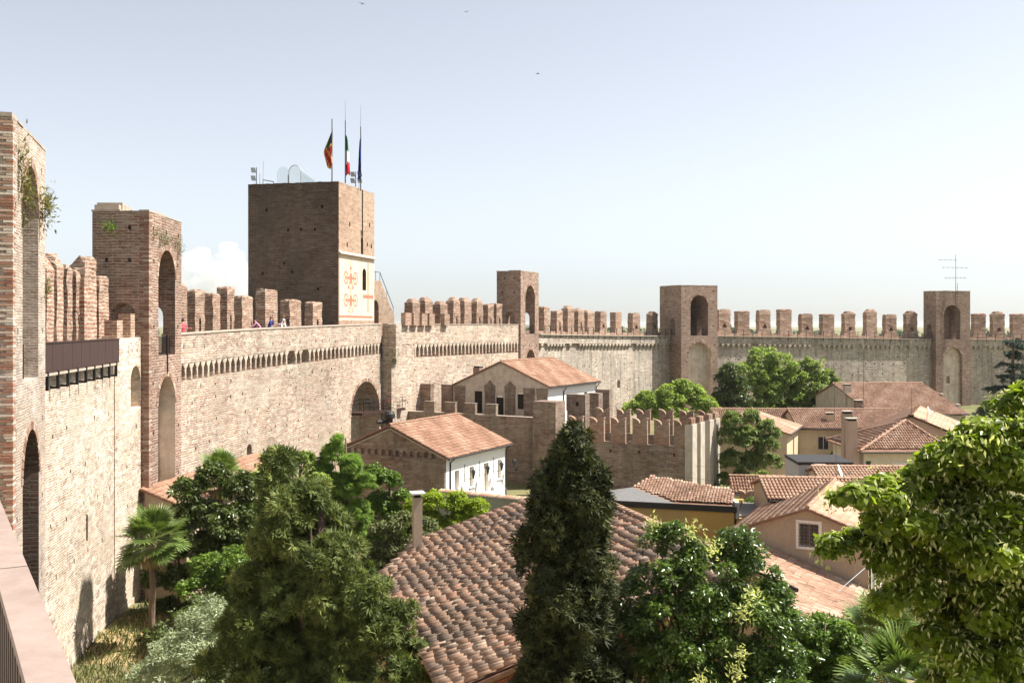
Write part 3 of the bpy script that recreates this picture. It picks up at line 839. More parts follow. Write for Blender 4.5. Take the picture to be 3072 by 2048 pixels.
# wall G beyond T4
PG = Path([(83.1, 183.2, 12.1), (110.0, 189.5, 11.9), (140.0, 192.0, 11.9)])
wG = curtain('curtain_wall', '', PG, 2.4, None)
tag(wG, 'grey brick wall right of the antenna tower', 'wall')
bodyG = part(wG, strip_mb(PG, 0, 2.4, lambda z: -.3, lambda z: z-.02), 'masonry', MT['wall_grey'])
cut(bodyG, local(wG, holes(PG, 0, [3.0, 5.4, 7.8, 9.0], 2.2, 1, 30, (.1, .13), seed=25)))
for (w, P, s0, s1, zz) in ((wE, PE, 1.0, PE.L-.6, 1.35), (wF, PF, .8, PF.L-.6, 1.25), (wG, PG, .8, 32, 1.25)):
    part(w, strip_mb(P, -.30, .12, lambda z: z-1.22, lambda z: z-.16), 'upper_course', MT['wall_grey'])
    part(w, strip_mb(P, -.55, 1.7, lambda z: z-.13, lambda z: z-.012), 'walkway_slab', MT['coping'])
    place_corbels(w, P, 0.0, s0, s1, 1.05, lambda z: z-1.22-1.1, CORBG, .14)
    part(w, strip_mb(P, 1.65, 2.4, lambda z: z-.3, lambda z: z+.42), 'outer_parapet', MT['merlon_brick'])
place_merlons(wE, PE, 1.6, [(1641, 920, 'old3'), (1680, 932, 'old0'), (1713, 924, 'old1'), (1744, 931, 'old2'), (1773, 936, 'old1'), (1811, 934, 'far1'), (1856, 936, 'far0'), (1909, 939, 'far1'), (1964, 940, 'far3')], 2.0, 1.25)
place_merlons(wF, PF, 1.6, [(2174, 929, 'far1'), (2231, 933, 'far0'), (2295, 931, 'far1'), (2357, 928, 'far0'), (2422, 942, 'far1'), (2486, 942, 'far0'), (2550, 940, 'far3'), (2615, 934, 'far2'), (2674, 944, 'far1'), (2736, 940, 'far3')], 2.45, 1.2)
place_merlons(wG, PG, 1.6, [(2940, 941, 'far0'), (2996, 937, 'far3'), (3056, 941, 'far0'), (3118, 940, 'far1')], 2.6, 1.2)

def walk_railing(name, label, P, s0, s1, step, off=-.5, h=1.05):
    q, d, z = P.pos(s0, off)
    root = thing(name, label, 'railing', (q.x, q.y, 0))
    n = int((s1-s0)/step); pts = []
    pm = MB(); pm.box(-.035, .035, -.035, .035, -.55, h); pme = pm.mesh('post', MT['iron_dark'])
    for k in range(n+1):
        q, d, z = P.pos(s0 + (s1-s0)*k/n, off)
        link('post', pme, root, Vector((q.x, q.y, z)) - root.location, (0, 0, math.atan2(d.y, d.x)))
        pts.append(Vector((q.x, q.y, z)) - root.location)
    for hh, rad in ((h-.02, .025), (h*.66, .009), (h*.34, .009)):
        m = MB(); m.tube([p + Vector((0, 0, hh)) for p in pts], rad, 5); m.build('rail', MT['iron_dark'], root)
    return root
walk_railing('walkway_railing', 'thin dark metal railing along the streaked pale wall', PE, 1.5, PE.L-.4, 1.75)
walk_railing('walkway_railing', 'thin dark metal railing along the grey wall behind the trees', PF, .3, PF.L-.3, 1.8)
walk_railing('walkway_railing', 'thin dark metal railing right of the antenna tower', PG, .3, 34, 1.8)

# steel panel railing on wall A
ra = thing('panel_railing', 'brown steel panel railing with brackets along the left wall', 'railing', (PA.p[0].x, PA.p[0].y, 12.85), math.atan2(PA.p[1].y-PA.p[0].y, PA.p[1].x-PA.p[0].x))
m = MB(); m.box(0, PA.L-.1, -.32, 1.7, -.16, -.06); m.build('walkway_slab', MT['coping'], ra)
npan = 11; pl = (PA.L-.2)/npan
for k in range(npan):
    m = MB(); m.box(k*pl+.012, (k+1)*pl-.012, -.30, -.27, -.05, 1.14); m.box(k*pl+.012, (k+1)*pl-.012, -.335, -.235, 1.10, 1.15)
    m.build('panel', MT['steel_brown'], ra)
    m = MB(); x = k*pl+pl*.5; m.box(x-.05, x+.05, -.36, -.25, -.72, .0); m.box(x-.05, x+.05, -.33, .0, -.72, -.62)
    m.build('bracket', MT['iron_dark'], ra)

# foreground railing right in front of the photographer
fd = Vector((-.505, .863)); fa = math.atan2(fd.y, fd.x); fp = fd*(-2.5) + Vector((.863, .505))*.19
fr = thing('panel_railing', 'brown steel railing with flat pinkish cap in the near corner', 'railing', (fp.x, fp.y, 12.85), fa)
h = 14.65-12.85-.65
for k in range(8):
    x0 = k*1.66 + .52; x1 = x0+1.65
    m = MB(); m.box(x0, x1, -.045, .035, h-.022, h); m.build('cap', MT['steel_cap'], fr)
    m = MB()
    nn = 22
    for j in range(nn): m.box(x0+j*1.65/nn, x0+(j+.62)*1.65/nn, -.012, .012, .02, h-.024)
    m.box(x0, x1, -.006, .004, .03, h-.03)
    m.build('panel', MT['steel_brown'], fr)

# ------------------------------------------------------------------ the keep
KN = (-16.0, 92.0); KA = math.atan2(.97, .235)
keep = thing('castle_keep', 'massive brick keep, dark in shade, with frescoed side and three flags', 'tower', (KN[0], KN[1], 0), KA)
KT = 27.8
m = MB(); m.box(0, 8.9, 0, 9.1, -.3, KT); kb = m.build('masonry', MT['keep_brick_shaded'], keep)
c = MB(); r = random.Random(4)
for (y, z) in ((1.6, 25.6), (7.2, 25.4), (2.3, 23.5), (3.7, 23.5), (5.0, 23.5), (5.4, 20.4), (4.6, 19.6), (4.8, 15.8), (.6, 14.0), (7.6, 19.5), (2.0, 18.0)):
    c.box(-.3, .35, y-.12, y+.12, z-.13, z+.13)
for (x, z) in ((2.6, 24.2), (7.6, 24.6), (2.0, 22.2), (5.4, 23.2), (7.0, 22.6), (8.1, 22.5), (2.2, 20.9), (4.2, 20.4)):
    c.box(x-.14, x+.14, -.3, .35, z-.22, z+.2)
c2 = MB(); c2.extr(arch_prof(5.35, 5.95, 21.5, 22.9, 23.3, 8), 'y', -.4, .7)
cut(kb, c, c2)
# lit brick side: a facing 4 cm proud of the core in a lighter copy of the brick, sunlight put into its colour
MT['keep_brick_lit'] = brick_mat('keep_brick_lit', (.36,.19,.125), (.45,.27,.18), (.52,.42,.32), pale=(.56,.47,.37), pale_lo=.5, pale_hi=.68, grime=.25, rubble=.8, sand=(.56,.41,.29))
m = MB(); m.box(.03, 8.87, -.06, -.003, 21.35, KT); f = m.build('sunlit_facing', MT['keep_brick_lit'], keep)
m = MB(); m.box(.03, 8.87, -.06, -.003, 13.2, 15.1); f2 = m.build('sunlit_facing', MT['keep_brick_lit'], keep)
cc = MB()
for (x, z) in ((2.6, 24.2), (7.6, 24.6), (2.0, 22.2), (5.4, 23.6), (7.0, 22.6), (8.1, 22.5), (2.2, 20.9), (4.2, 20.4)):
    cc.box(x-.14, x+.14, -.3, .1, z-.22, z+.2)
cut(f, cc, c2)
m = MB(); m.box(.06, 8.84, -.05, -.003, 15.1, 21.2); fp_ = m.build('fresco_panel', MT['fresco_plaster'], keep)
c2 = MB(); c2.extr(arch_prof(5.75, 6.75, 18.05, 19.7, 20.2, 8), 'y', -.3, .3); cut(fp_, c2)
c3 = MB(); c3.extr(arch_prof(5.75, 6.75, 18.05, 19.7, 20.2, 8), 'y', -.3, .6); cut(kb, c3)
m = MB(); m.extr(arch_prof(5.77, 6.73, 18.07, 19.7, 20.17, 8), 'y', .25, .3); m.build('window_pane', MT['glass_dark'], keep, fix=True)
m = MB(); m.box(6.2, 6.28, .2, .25, 18.05, 20.1); m.box(5.77, 6.73, .2, .25, 19.0, 19.06); m.build('window_bar', MT['wood_dark'], keep)
m = MB(); m.extr([(-.30, 21.22), (-.30, 21.28), (-.02, 21.55), (-.02, 21.22)], 'x', -.05, 8.95); m.build('sloping_ledge', MT['coping'], keep, fix=True)
# painted emblems: thin raised strokes of red paint on the plaster
def ring(mb, cx, cz, r0, r1, y=-.056, n=28, sx=1.0):
    for k in range(n):
        a, b = 2*math.pi*k/n, 2*math.pi*(k+1)/n
        mb.add([(cx+sx*r*math.cos(t), y, cz+r*math.sin(t)) for (r, t) in ((r0,a),(r0,b),(r1,b),(r1,a))], [(0,1,2,3)])
def stroke(mb, x0, z0, x1, z1, wd, y=-.056, wd1=None):
    d = Vector((x1-x0, z1-z0)).normalized(); n = Vector((-d.y, d.x)); w1 = wd if wd1 is None else wd1
    mb.add([(x0+n.x*wd/2, y, z0+n.y*wd/2), (x0-n.x*wd/2, y, z0-n.y*wd/2), (x1-n.x*w1/2, y, z1-n.y*w1/2), (x1+n.x*w1/2, y, z1+n.y*w1/2)], [(0,1,2,3)])
for (zc, up) in ((19.1, True), (17.0, False)):
    e = MB(); xc = 2.85
    for sx in (-1, 1):
        wx = xc + sx*1.12
        ring(e, wx, zc, .48, .62, sx=.95); ring(e, wx, zc, 0.0, .12, y=-.0565)
        for k in range(8):
            t = math.pi*k/4; stroke(e, wx+.1*math.cos(t), zc+.1*math.sin(t), wx+.5*math.cos(t)*.95, zc+.5*math.sin(t), .055, -.057)
        stroke(e, xc+sx*.1, zc, xc+sx*1.1, zc, .34, -.0575, .12)
        if up:
            stroke(e, xc+sx*.06, zc+1.05, xc+sx*.42, zc+.78, .15, -.0572, .05); stroke(e, xc+sx*.2, zc-.35, xc+sx*.62, zc-1.05, .12, -.0572, .2)
            stroke(e, xc+sx*.75, zc-.82, xc+sx*.2, zc-1.0, .16, -.0578, .1)
        else:
            stroke(e, xc+sx*.22, zc-.4, xc+sx*.5, zc-1.1, .11, -.0572, .14); stroke(e, xc+sx*.5, zc-1.1, xc+sx*.78, zc-1.0, .14, -.0578, .05)
    stroke(e, xc, zc+.45, xc, zc-.5, .5, -.058, .62)
    stroke(e, xc, 21.1 if up else zc+1.2, xc, zc-1.45, .09, -.0585)
    if up: stroke(e, xc, zc+1.05, xc, zc+.6, .34, -.0582, .12)
    e.build('painted_emblem', MT['fresco_red'], keep)
e = MB()
stroke(e, 5.45, 21.15, 5.45, 15.4, .09); stroke(e, 7.2, 20.8, 7.2, 15.9, .26, -.057)
stroke(e, 5.85, 17.45, 8.6, 17.45, .36, -.058); stroke(e, .2, 15.45, 8.4, 15.45, .22, -.0572); stroke(e, .16, 21.1, .16, 15.2, .1, -.0575)
e.build('painted_lines', MT['fresco_red'], keep)
for k, (z0, z1) in enumerate(((21.6, KT+.05), )):
    m = MB(); m.box(5.6, 5.7, -.14, -.06, 23.3, KT+.02); m.build('cable_duct', MT['iron_dark'], keep)
for k in range(20):   # uneven rim bricks
    m = MB(); m.box(k*.445+.01, (k+1)*.445-.01, -.07, .3, KT, KT+rng.uniform(.05, .11)); m.build('coping_stone', MT['coping'], keep)
for k in range(20):
    m = MB(); m.box(-.05, .3, .31+k*.44, .31+(k+1)*.44-.015, KT, KT+rng.uniform(.05, .10)); m.build('coping_stone', MT['keep_brick_shaded'], keep)
# stair ramp block at the keep's far side
sb = thing('stair_block', 'pale rubble stair block with dark arch against the keep', 'wall', (KN[0], KN[1], 0), KA)
m = MB(); m.extr([(8.93, -.2), (15.6, -.2), (15.6, 15.6), (11.6, 19.2), (8.93, 19.2)], 'y', .3, 3.2)
o = m.build('masonry', MT['keep_brick_lit'], sb, fix=True)
c = MB(); c.extr(arch_prof(9.3, 11.0, 13.6, 16.4, 17.2, 10), 'y', -.5, 2.2); cut(o, c)
m = MB(); m.tube([(8.95, .4, 20.1), (11.6, .4, 20.1), (15.6, .4, 16.5)], .035, 5)
for x, z in ((9.2, 19.2), (10.4, 19.2), (11.6, 19.2), (13.6, 17.4), (15.5, 15.7)): m.tube([(x, .4, z-.1), (x, .4, z+.9)], .025, 5)
m.build('handrail', MT['iron_dark'], sb)
# ------------------------------------------------------------------ roof tiles
def tile_shape(tint, seg=5, r0=.098, r1=.078, ln=.47, seed=0, lip=.016):
    r = random.Random(seed); vs = []; fs = []
    for (y, rad, zz) in ((0, r0, .030), (ln, r1, .006)):
        for k in range(seg+1):
            t = math.pi*(k/seg); vs.append((-rad*math.cos(t), y, zz + rad*math.sin(t)*.80))
    n = seg+1
    fs += [(k, k+1, n+k+1, n+k) for k in range(seg)]
    b = len(vs)
    for k in range(n):
        t = math.pi*(k/seg); rad = r0-lip; vs.append((-rad*math.cos(t), .004, .030 + rad*math.sin(t)*.80))
    fs += [(k+1, k, b+k, b+k+1) for k in range(seg)]
    b2 = len(vs)
    for k in range(n):
        t = math.pi*(k/seg); rad = r0-lip; vs.append((-rad*math.cos(t), .16, .012 + rad*math.sin(t)*.80))
    fs += [(b+k+1, b+k, b2+k, b2+k+1) for k in range(seg)]
    return np.array(vs), fs

TV, TF = tile_shape(.5, 4); TF = TF[:8]; TV = TV[:15]
TILE_MESH = {}
def tile_variant(mat, k):
    key = (mat, k)
    if key not in TILE_MESH:
        r = random.Random(k*13+5); v, f = tile_shape(.5, seed=k, r0=.098+r.uniform(-.006,.006), ln=.47)
        me = bpy.data.meshes.new('tile'); me.from_pydata([tuple(p) for p in v], [], f); me.materials.append(MT[mat])
        a = me.attributes.new('tint', 'FLOAT', 'POINT'); a.data.foreach_set('value', [(k+.5)/12]*len(v))
        me.polygons.foreach_set('use_smooth', [True]*len(me.polygons)); me.update(); box_uv(me)
        TILE_MESH[key] = me
    return TILE_MESH[key]

def tiles(roof, mw, O, ex, es, W, L, mat, n_ind=0, pitch=.205, expo=.36, seed=0, keep=None, jit=1.0, sag=0.0):
    """barrel tiles on the slope O + x*ex + y*es (house frame); the n_ind nearest the street corner are single objects"""
    r = np.random.RandomState(seed)
    O = Vector(O); ex = Vector(ex).normalized(); es = Vector(es).normalized(); nz = ex.cross(es).normalized()
    if nz.z < 0: nz = -nz
    nx = max(1, int(W/pitch)); ny = max(1, int(L/expo)); px = W/nx; py = L/ny
    items = []
    colshift = r.uniform(-.06, .06, nx)
    for i in range(nx):
        for j in range(ny):
            x = (i+.5)*px; y = j*py - .06 + colshift[i]*jit + r.uniform(-.035, .035)*jit
            if keep and not keep(x, y): continue
            sg = -sag*math.sin(math.pi*min(1, max(0, y/L)))*math.sin(math.pi*x/W) if sag else 0
            p = O + ex*(x + r.uniform(-.012, .012)*jit) + es*y + nz*(r.uniform(-.006, .012)*jit + sg)
            fld = .5 + .22*math.sin(x*1.1+seed) * math.cos(y*.9+seed*1.7) + .16*math.sin(x*2.3-y*1.9+seed*.6)
            items.append((p, r.uniform(-.055, .055)*jit, int(np.clip(12*(fld + r.normal()*.15), 0, 11)) if r.uniform() > .1 else r.randint(0, 12)))
    order = sorted(range(len(items)), key=lambda k: (mw @ items[k][0] - cam.location).length) if n_ind else []
    single = set(order[:n_ind])
    Mb = Matrix(((ex.x, es.x, nz.x), (ex.y, es.y, nz.y), (ex.z, es.z, nz.z)))
    for k in single:
        p, a, v = items[k]
        o = link('tile', tile_variant(mat, v), roof)
        m = Mb.to_4x4() @ Matrix.Rotation(a, 4, 'Z'); m.translation = p
        o.matrix_local = m
    rest = [items[k] for k in range(len(items)) if k not in single]
    if rest:
        n = len(rest); nv = len(TV)
        P = np.array([q[0] for q in rest]); A = np.array([q[1] for q in rest]); T = (np.array([q[2] for q in rest])+.5)/12
        ca, sa = np.cos(A), np.sin(A); B = np.array(Mb)
        X = TV[None,:,0]*ca[:,None] - TV[None,:,1]*sa[:,None]; Y = TV[None,:,0]*sa[:,None] + TV[None,:,1]*ca[:,None]; Z = np.repeat(TV[None,:,2], n, 0)
        V = np.stack([X, Y, Z], 2) @ B.T + P[:,None,:]
        F = np.array(TF); FF = (F[None] + (np.arange(n)*nv)[:,None,None]).reshape(-1, 4)
        me = np_mesh('roof_tiles', V.reshape(-1, 3), FF, MT[mat], np.repeat(T, nv), True)
        o = link('roof_tiles', me, roof); o['kind'] = 'stuff'
    return items

def np_mesh(name, V, F, mat, tint=None, smooth=False):
    me = bpy.data.meshes.new(name); nv = len(V); nf, k = F.shape
    me.vertices.add(nv); me.vertices.foreach_set('co', np.ascontiguousarray(V, dtype=np.float32).ravel())
    me.loops.add(nf*k); me.loops.foreach_set('vertex_index', np.ascontiguousarray(F, dtype=np.int32).ravel())
    me.polygons.add(nf); me.polygons.foreach_set('loop_start', np.arange(0, nf*k, k, dtype=np.int32))
    if tint is not None:
        a = me.attributes.new('tint', 'FLOAT', 'POINT'); a.data.foreach_set('value', np.ascontiguousarray(tint, dtype=np.float32))
    me.materials.append(mat)
    if smooth: me.polygons.foreach_set('use_smooth', np.ones(nf, dtype=bool))
    me.update(calc_edges=True); me.validate()
    return me

def slab(mb, pts, th):
    """a sheet of any outline (>= 3 coplanar points, seen counter-clockwise from above) given thickness downwards"""
    n = len(pts); b = [(p[0], p[1], p[2]-th) for p in pts]
    return mb.add([tuple(p) for p in pts] + b, [tuple(range(n)), tuple(range(2*n-1, n-1, -1))] + [(i, n+i, n+(i+1)%n, (i+1)%n) for i in range(n)])

def house(name, label, corner, ang, L, W, ze, zr, yr, wall, tile, zl=None, oh=.35, ohx=.25, n_r=0, n_l=0, left=True, right=True, seed=0, keep_l=None, left_poly=None, z0=-.2, cat='house', jit=1.0, ridge=True, sag=0.0):
    """gabled house: gable in the plane x=0 (y from 0 to W), eave wall in the plane y=0; returns parts"""
    zl = ze if zl is None else zl
    root = thing(name, label, cat, (corner[0], corner[1], 0), ang); mw = xf((corner[0], corner[1], 0), ang)
    lo = sag*.95
    mb = MB(); mb.extr([(0, z0), (0, ze-lo), (yr, zr-lo), (W, zl-lo), (W, z0)] if yr < W else [(0, z0), (0, ze-lo), (W, zr-lo), (W, z0)], 'x', 0, L)
    body = mb.build('wall', MT[wall], root, fix=True)
    tr = (zr-ze)/yr; rb = MB(); up = .10
    x0, x1 = -ohx, L+ohx
    slab(rb, [(x0, -oh, ze-oh*tr+up-lo), (x1, -oh, ze-oh*tr+up-lo), (x1, yr, zr+up-lo), (x0, yr, zr+up-lo)], .09)
    tl = 0
    if yr < W:
        tl = (zr-zl)/(W-yr)
        pl = left_poly or [(x0, yr), (x1, yr), (x1, W+oh), (x0, W+oh)]
        slab(rb, [(x, y, zr-(y-yr)*tl+up+.001-lo) for (x, y) in pl], .09)
    roof = rb.build('roof', MT['roof_under'], root, fix=True)
    if right: tiles(roof, mw, (x0, -oh, ze-oh*tr+up), (1,0,0), (0, 1, tr), x1-x0, math.hypot(yr+oh, (yr+oh)*tr), tile, n_r, seed=seed+1, jit=jit, sag=sag)
    if left and yr < W: tiles(roof, mw, (x1, W+oh, zl-oh*tl+up), (-1,0,0), (0, -1, tl), x1-x0, math.hypot(W+oh-yr, (W+oh-yr)*tl), tile, n_l, seed=seed+2, keep=keep_l, jit=jit, sag=sag)
    if ridge and yr < W:
        n = int((x1-x0)/.38); V = []; T = []
        rm = MB()
        for k in range(n):
            x = x0 + (x1-x0)*k/n
            pts = []
            for (xx, rad) in ((x, .125), (x+.42, .105)):
                for j in range(6):
                    t = math.pi*j/5; pts.append((xx, yr - rad*math.cos(t), zr+up+.07 + rad*.9*math.sin(t) + (.02 if xx == x else 0)))
            rm.add(pts, [(j, j+1, 7+j, 6+j) for j in range(5)] + [(0, 5, 4, 3, 2, 1)])
        o = rm.build('ridge_tiles', MT[tile], roof, fix=True)
        a = o.data.attributes.new('tint', 'FLOAT', 'POINT'); a.data.foreach_set('value', [rng.uniform(.2, .9) for _ in o.data.vertices])
        o['kind'] = 'stuff'
    gm = MB(); gz = ze-oh*tr+up-.09
    gm.tube([(x0, -oh-.06, gz), (x1, -oh-.06, gz)], .065, 6); gm.build('gutter', MT['iron_dark'], root)
    return root, body, roof

def openings(root, body, specs):
    """specs: dict(face='g'|'s'|'e', c=centre along face, w, z0, z1, arch, frame, pane, bars, depth, shutters)
       g: gable plane x=0 (along y) · s: eave wall y=0 (along x)"""
    cs = MB()
    for s in specs:
        a, b, dp = s['c']-s['w']/2, s['c']+s['w']/2, s.get('depth', .2)
        prof = arch_prof(a, b, s['z0'], s['z1']-s['w']*s.get('rise', .5), s['z1'], 8) if s.get('arch') else [(a, s['z0']), (b, s['z0']), (b, s['z1']), (a, s['z1'])]
        cs.extr(prof, 'x' if s['face'] == 'g' else 'y', -.5, dp)
    cut(body, cs)
    for s in specs:
        a, b, dp = s['c']-s['w']/2, s['c']+s['w']/2, s.get('depth', .2)
        z0, z1 = s['z0'], s['z1']; ax = 'x' if s['face'] == 'g' else 'y'
        def bx(m, p0, p1, q0, q1, d0, d1):
            if ax == 'x': m.box(d0, d1, p0, p1, q0, q1)
            else: m.box(p0, p1, d0, d1, q0, q1)
        m = MB(); bx(m, a-.01, b+.01, z0-.01, (z1+.01 if not s.get('arch') else z1-.02), dp-.025, dp+.02)
        w = m.build(s.get('name', 'window'), MT[s.get('pane', 'glass_dark')], root)
        if s.get('frame'):
            t = s.get('fw', .11); m = MB(); pr = -.035
            bx(m, a-t, a, z0-t, z1+t, pr, .05); bx(m, b, b+t, z0-t, z1+t, pr, .05)
            bx(m, a, b, z1, z1+t, pr, .05); bx(m, a, b, z0-t, z0, pr-.02, .05)
            m.build('frame', MT[s['frame']], w)
        if s.get('sash', True) and s.get('pane', 'glass_dark') == 'glass_dark':
            m = MB(); t = .045; d0, d1 = dp-.06, dp-.026
            bx(m, a, a+t, z0, z1-.02, d0, d1); bx(m, b-t, b, z0, z1-.02, d0, d1); bx(m, a+t, b-t, z0, z0+t, d0, d1); bx(m, a+t, b-t, z1-t-.02, z1-.02, d0, d1)
            bx(m, (a+b)/2-.02, (a+b)/2+.02, z0+t, z1-t-.02, d0, d1); m.build('sash', MT[s.get('sashmat', 'wood_dark')], w)
        if s.get('bars'):
            m = MB(); n = 6
            for k in range(n+1):
                p = a+(b-a)*k/n; bx(m, p-.009, p+.009, z0, z1, .02, .035)
            for k in range(8):
                p = z0+(z1-z0)*k/7; bx(m, a, b, p-.009, p+.009, .036, .05)
            m.build('grille', MT['iron_dark'], w)
        if s.get('sill'):
            m = MB(); bx(m, a-.08, b+.08, z0-.09, z0, -.1, .0); m.build('sill', MT['stone_white'], w)

def downpipe(root, pts, rad=.05, mat='iron_dark'):
    m = MB(); m.tube(pts, rad, 6); return m.build('downpipe', MT[mat], root)

def chimney(root, x, y, z0, z1, w, d, mat, cap='stone_white', name='chimney', ov=.08, rot=0.0):
    m = MB(); m.box(x-w/2, x+w/2, y-d/2, y+d/2, z0, z1); o = m.build(name, MT[mat], root)
    m = MB()
    m.box(x-w/2+.06, x+w/2-.06, y-d/2+.06, y+d/2-.06, z1, z1+.14)
    m.build('chimney_vent', MT['void'], o)
    m = MB(); m.box(x-w/2-ov, x+w/2+ov, y-d/2-ov, y+d/2+ov, z1+.14, z1+.21); m.build('chimney_cap', MT[cap], o)
    return o

def ang_of(d): return math.atan2(d[1], d[0])

# ------------------------------------------------------------------ white house in front of the gate
wh, whw, whr = house('gabled_house', 'white house with brick gable and orange tile roof, centre', (-4.73, 72.0), ang_of((.452, .893)), 9.4, 9.3, 5.2, 7.15, 4.65, 'white_plaster', 'tile_orange', n_r=0, seed=20, jit=.7, oh=.4, ohx=.4)
openings(wh, whw, [dict(face='s', c=1.54, w=.68, z0=2.5, z1=4.0, depth=.28, pane='old_plaster', sill=True), dict(face='s', c=3.75, w=.68, z0=2.5, z1=4.0, depth=.28, pane='old_plaster', sill=True),
                   dict(face='s', c=6.06, w=.8, z0=1.75, z1=4.0, depth=.28, pane='old_plaster', name='door'), dict(face='s', c=8.3, w=.65, z0=2.5, z1=4.0, depth=.28, pane='old_plaster', sill=True),
                   dict(face='s', c=7.05, w=.6, z0=1.0, z1=2.05, arch=True, depth=.28, pane='void', name='cellar_door')])
# brick gable skin, with a row of small arched niches on a string course
m = MB(); m.extr([(.02, -.2), (.02, 5.12), (4.65, 7.06), (9.28, 5.12), (9.28, -.2)], 'x', -.2, -.003)
gs = m.build('brick_gable', MT['rocca_brick'], wh, fix=True)
c = MB()
for k in range(13):
    y = .95 + k*.62
    c.extr(arch_prof(y-.19, y+.19, 5.02, 5.25, 5.45, 6), 'x', -.3, -.02)
cut(gs, c)
m = MB(); m.box(-.27, -.2, .0, 9.3, 4.78, 4.9); m.box(-.24, -.2, .0, 9.3, 4.9, 4.96); m.build('string_course', MT['rocca_brick'], wh)
m = MB(); m.obox((-.23, 2.32, 6.03), (.06, 0, 0), (0, 2.36, .98), (0, 0, .06)); m.obox((-.23, 6.98, 6.03), (.06, 0, 0), (0, -2.36, .98), (0, 0, .06)); m.build('gable_moulding', MT['coping'], wh)
downpipe(wh, [(.5, -.42, 5.0), (.5, -.06, 4.7), (.5, -.06, 0)]); downpipe(wh, [(9.3, -.42, 5.0), (9.3, -.06, 4.7), (9.3, -.06, 0)])
m = MB(); fx, fy = 1.5, 5.9    # steel flue on the ridge
m.tube([(fx, fy, 6.2), (fx, fy, 7.55)], .26, 12); m.tube([(fx-.1, fy+.1, 7.35), (fx-.9, fy+.5, 7.35)], .14, 8)
m.lathe([(.30, 7.55), (.44, 7.6), (.44, 7.9), (.3, 8.12), (.12, 8.14)], 14, (fx, fy, 0)); m.build('flue', MT['iron_dark'], wh)
# outside stair with railing
m = MB()
for k in range(7): m.box(6.5+k*.28, 6.5+(k+1)*.28, -1.0, -.02, -.1, 1.75-k*.25)
m.box(5.5, 6.5, -1.0, -.02, -.1, 1.75); m.build('stair', MT['stone_white'], wh)
m = MB()
m.tube([(5.5, -1.0, 2.7), (6.5, -1.0, 2.7), (8.46, -1.0, 1.0)], .022, 5)
for k in range(14):
    x = 5.5+k*.23; zt = 2.7 if x < 6.5 else 2.7-(x-6.5)*.87
    m.tube([(x, -1.0, zt-.95), (x, -1.0, zt)], .011, 4)
m.build('stair_railing', MT['zinc'], wh)
# street lanterns on brackets
def wall_lamp(label, p, ang):
    root = thing('wall_lantern', label, 'lamp', p, ang, 'lanterns on the white house')
    m = MB(); m.box(-.02, .02, -.03, .0, -.55, .75); m.build('bracket_plate', MT['iron_dark'], root)
    m = MB(); m.tube([(0, -.02, -.35), (0, -.45, -.3), (0, -.75, -.22)], .018, 5); m.tube([(0, -.02, .1), (0, -.4, -.28)], .012, 4); m.build('arm', MT['iron_dark'], root)
    m = MB(); m.lathe([(.07, -.16), (.15, .22), (.15, .24)], 6, (0, -.75, 0)); m.build('glass', MT['glass_dark'], root)
    m = MB(); m.lathe([(.2, .24), (.12, .36), (.04, .42), (.03, .5)], 6, (0, -.75, 0)); m.lathe([(.05, -.24), (.08, -.15)], 6, (0, -.75, 0)); m.build('hood', MT['iron_dark'], root)
mwh = xf((-4.73, 72.0, 0), ang_of((.452, .893)))
for x, lb in ((2.67, 'iron lantern between the two windows near the brick gable of the white house'), (4.92, 'iron lantern left of the door on the white house'),
              (7.2, 'iron lantern right of the door on the white house'), (9.36, 'iron lantern at the far corner of the white house')):
    wall_lamp(lb, mwh @ Vector((x, 0, 3.55)), ang_of((.452, .893)))
# garden wall with tiled top in front of it
P1 = Path([(-5.2, 69.6, 3.05), (1.1, 66.2, 3.0), (3.6, 65.6, 3.0)])
gw = curtain('garden_wall', '', P1, .3, None); tag(gw, 'low grey garden wall topped with terracotta tiles below white house', 'wall')
part(gw, strip_mb(P1, 0, .3, lambda z: -.2, lambda z: z), 'masonry', MT['garden_wall'])
for i in range(int(P1.L/.22)):
    q, d, z = P1.pos(.1+i*.22, -.12)
    o = link('tile', tile_variant('tile_pink', rng.randrange(12)), gw)
    o.location = Vector((q.x, q.y, z+.0)) - gw.location; o.rotation_euler = (R(14), 0, math.atan2(d.y, d.x)); o.scale = (1.05, 1.2, 1.1)

# ------------------------------------------------------------------ inner castle wall (rocca) and the house built upon it
PR = Path([(-11.4, 100.4, 6.05), (-3.5, 96.0, 6.05), (3.3, 92.0, 6.05)])
rw = curtain('castle_wall', '', PR, 3, None); tag(rw, 'shaded brown brick castle wall with square merlons behind the white house', 'wall')
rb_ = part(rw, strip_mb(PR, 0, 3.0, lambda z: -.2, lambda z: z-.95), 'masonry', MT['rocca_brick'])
cut(rb_, local(rw, holes(PR, 0, [1.2, 2.6, 4.0], 3.0, 4.0, PR.L-.5, (.12, .14), .3, .3, seed=31)))
part(rw, strip_mb(PR, 0, .4, lambda z: z-.949, lambda z: z), 'parapet', MT['rocca_brick'])
part(rw, strip_mb(PR, -.03, .43, lambda z: z+.001, lambda z: z+.05), 'coping', MT['coping'])
for u in (1290.6, 1352, 1412, 1474.5):
    q, d, z = PR.pos(PR.at_u(u, .2), .2); dd = Vector((d.x, d.y, 0)); nn = Vector((-d.y, d.x, 0))
    m = MB(); m.obox((q.x, q.y, z+.54), dd*.6, nn*.2, (0, 0, .49)); m.obox((q.x, q.y, z+1.06), dd*.63, nn*.23, (0, 0, .04)); part(rw, m, 'merlon', MT['rocca_brick'])
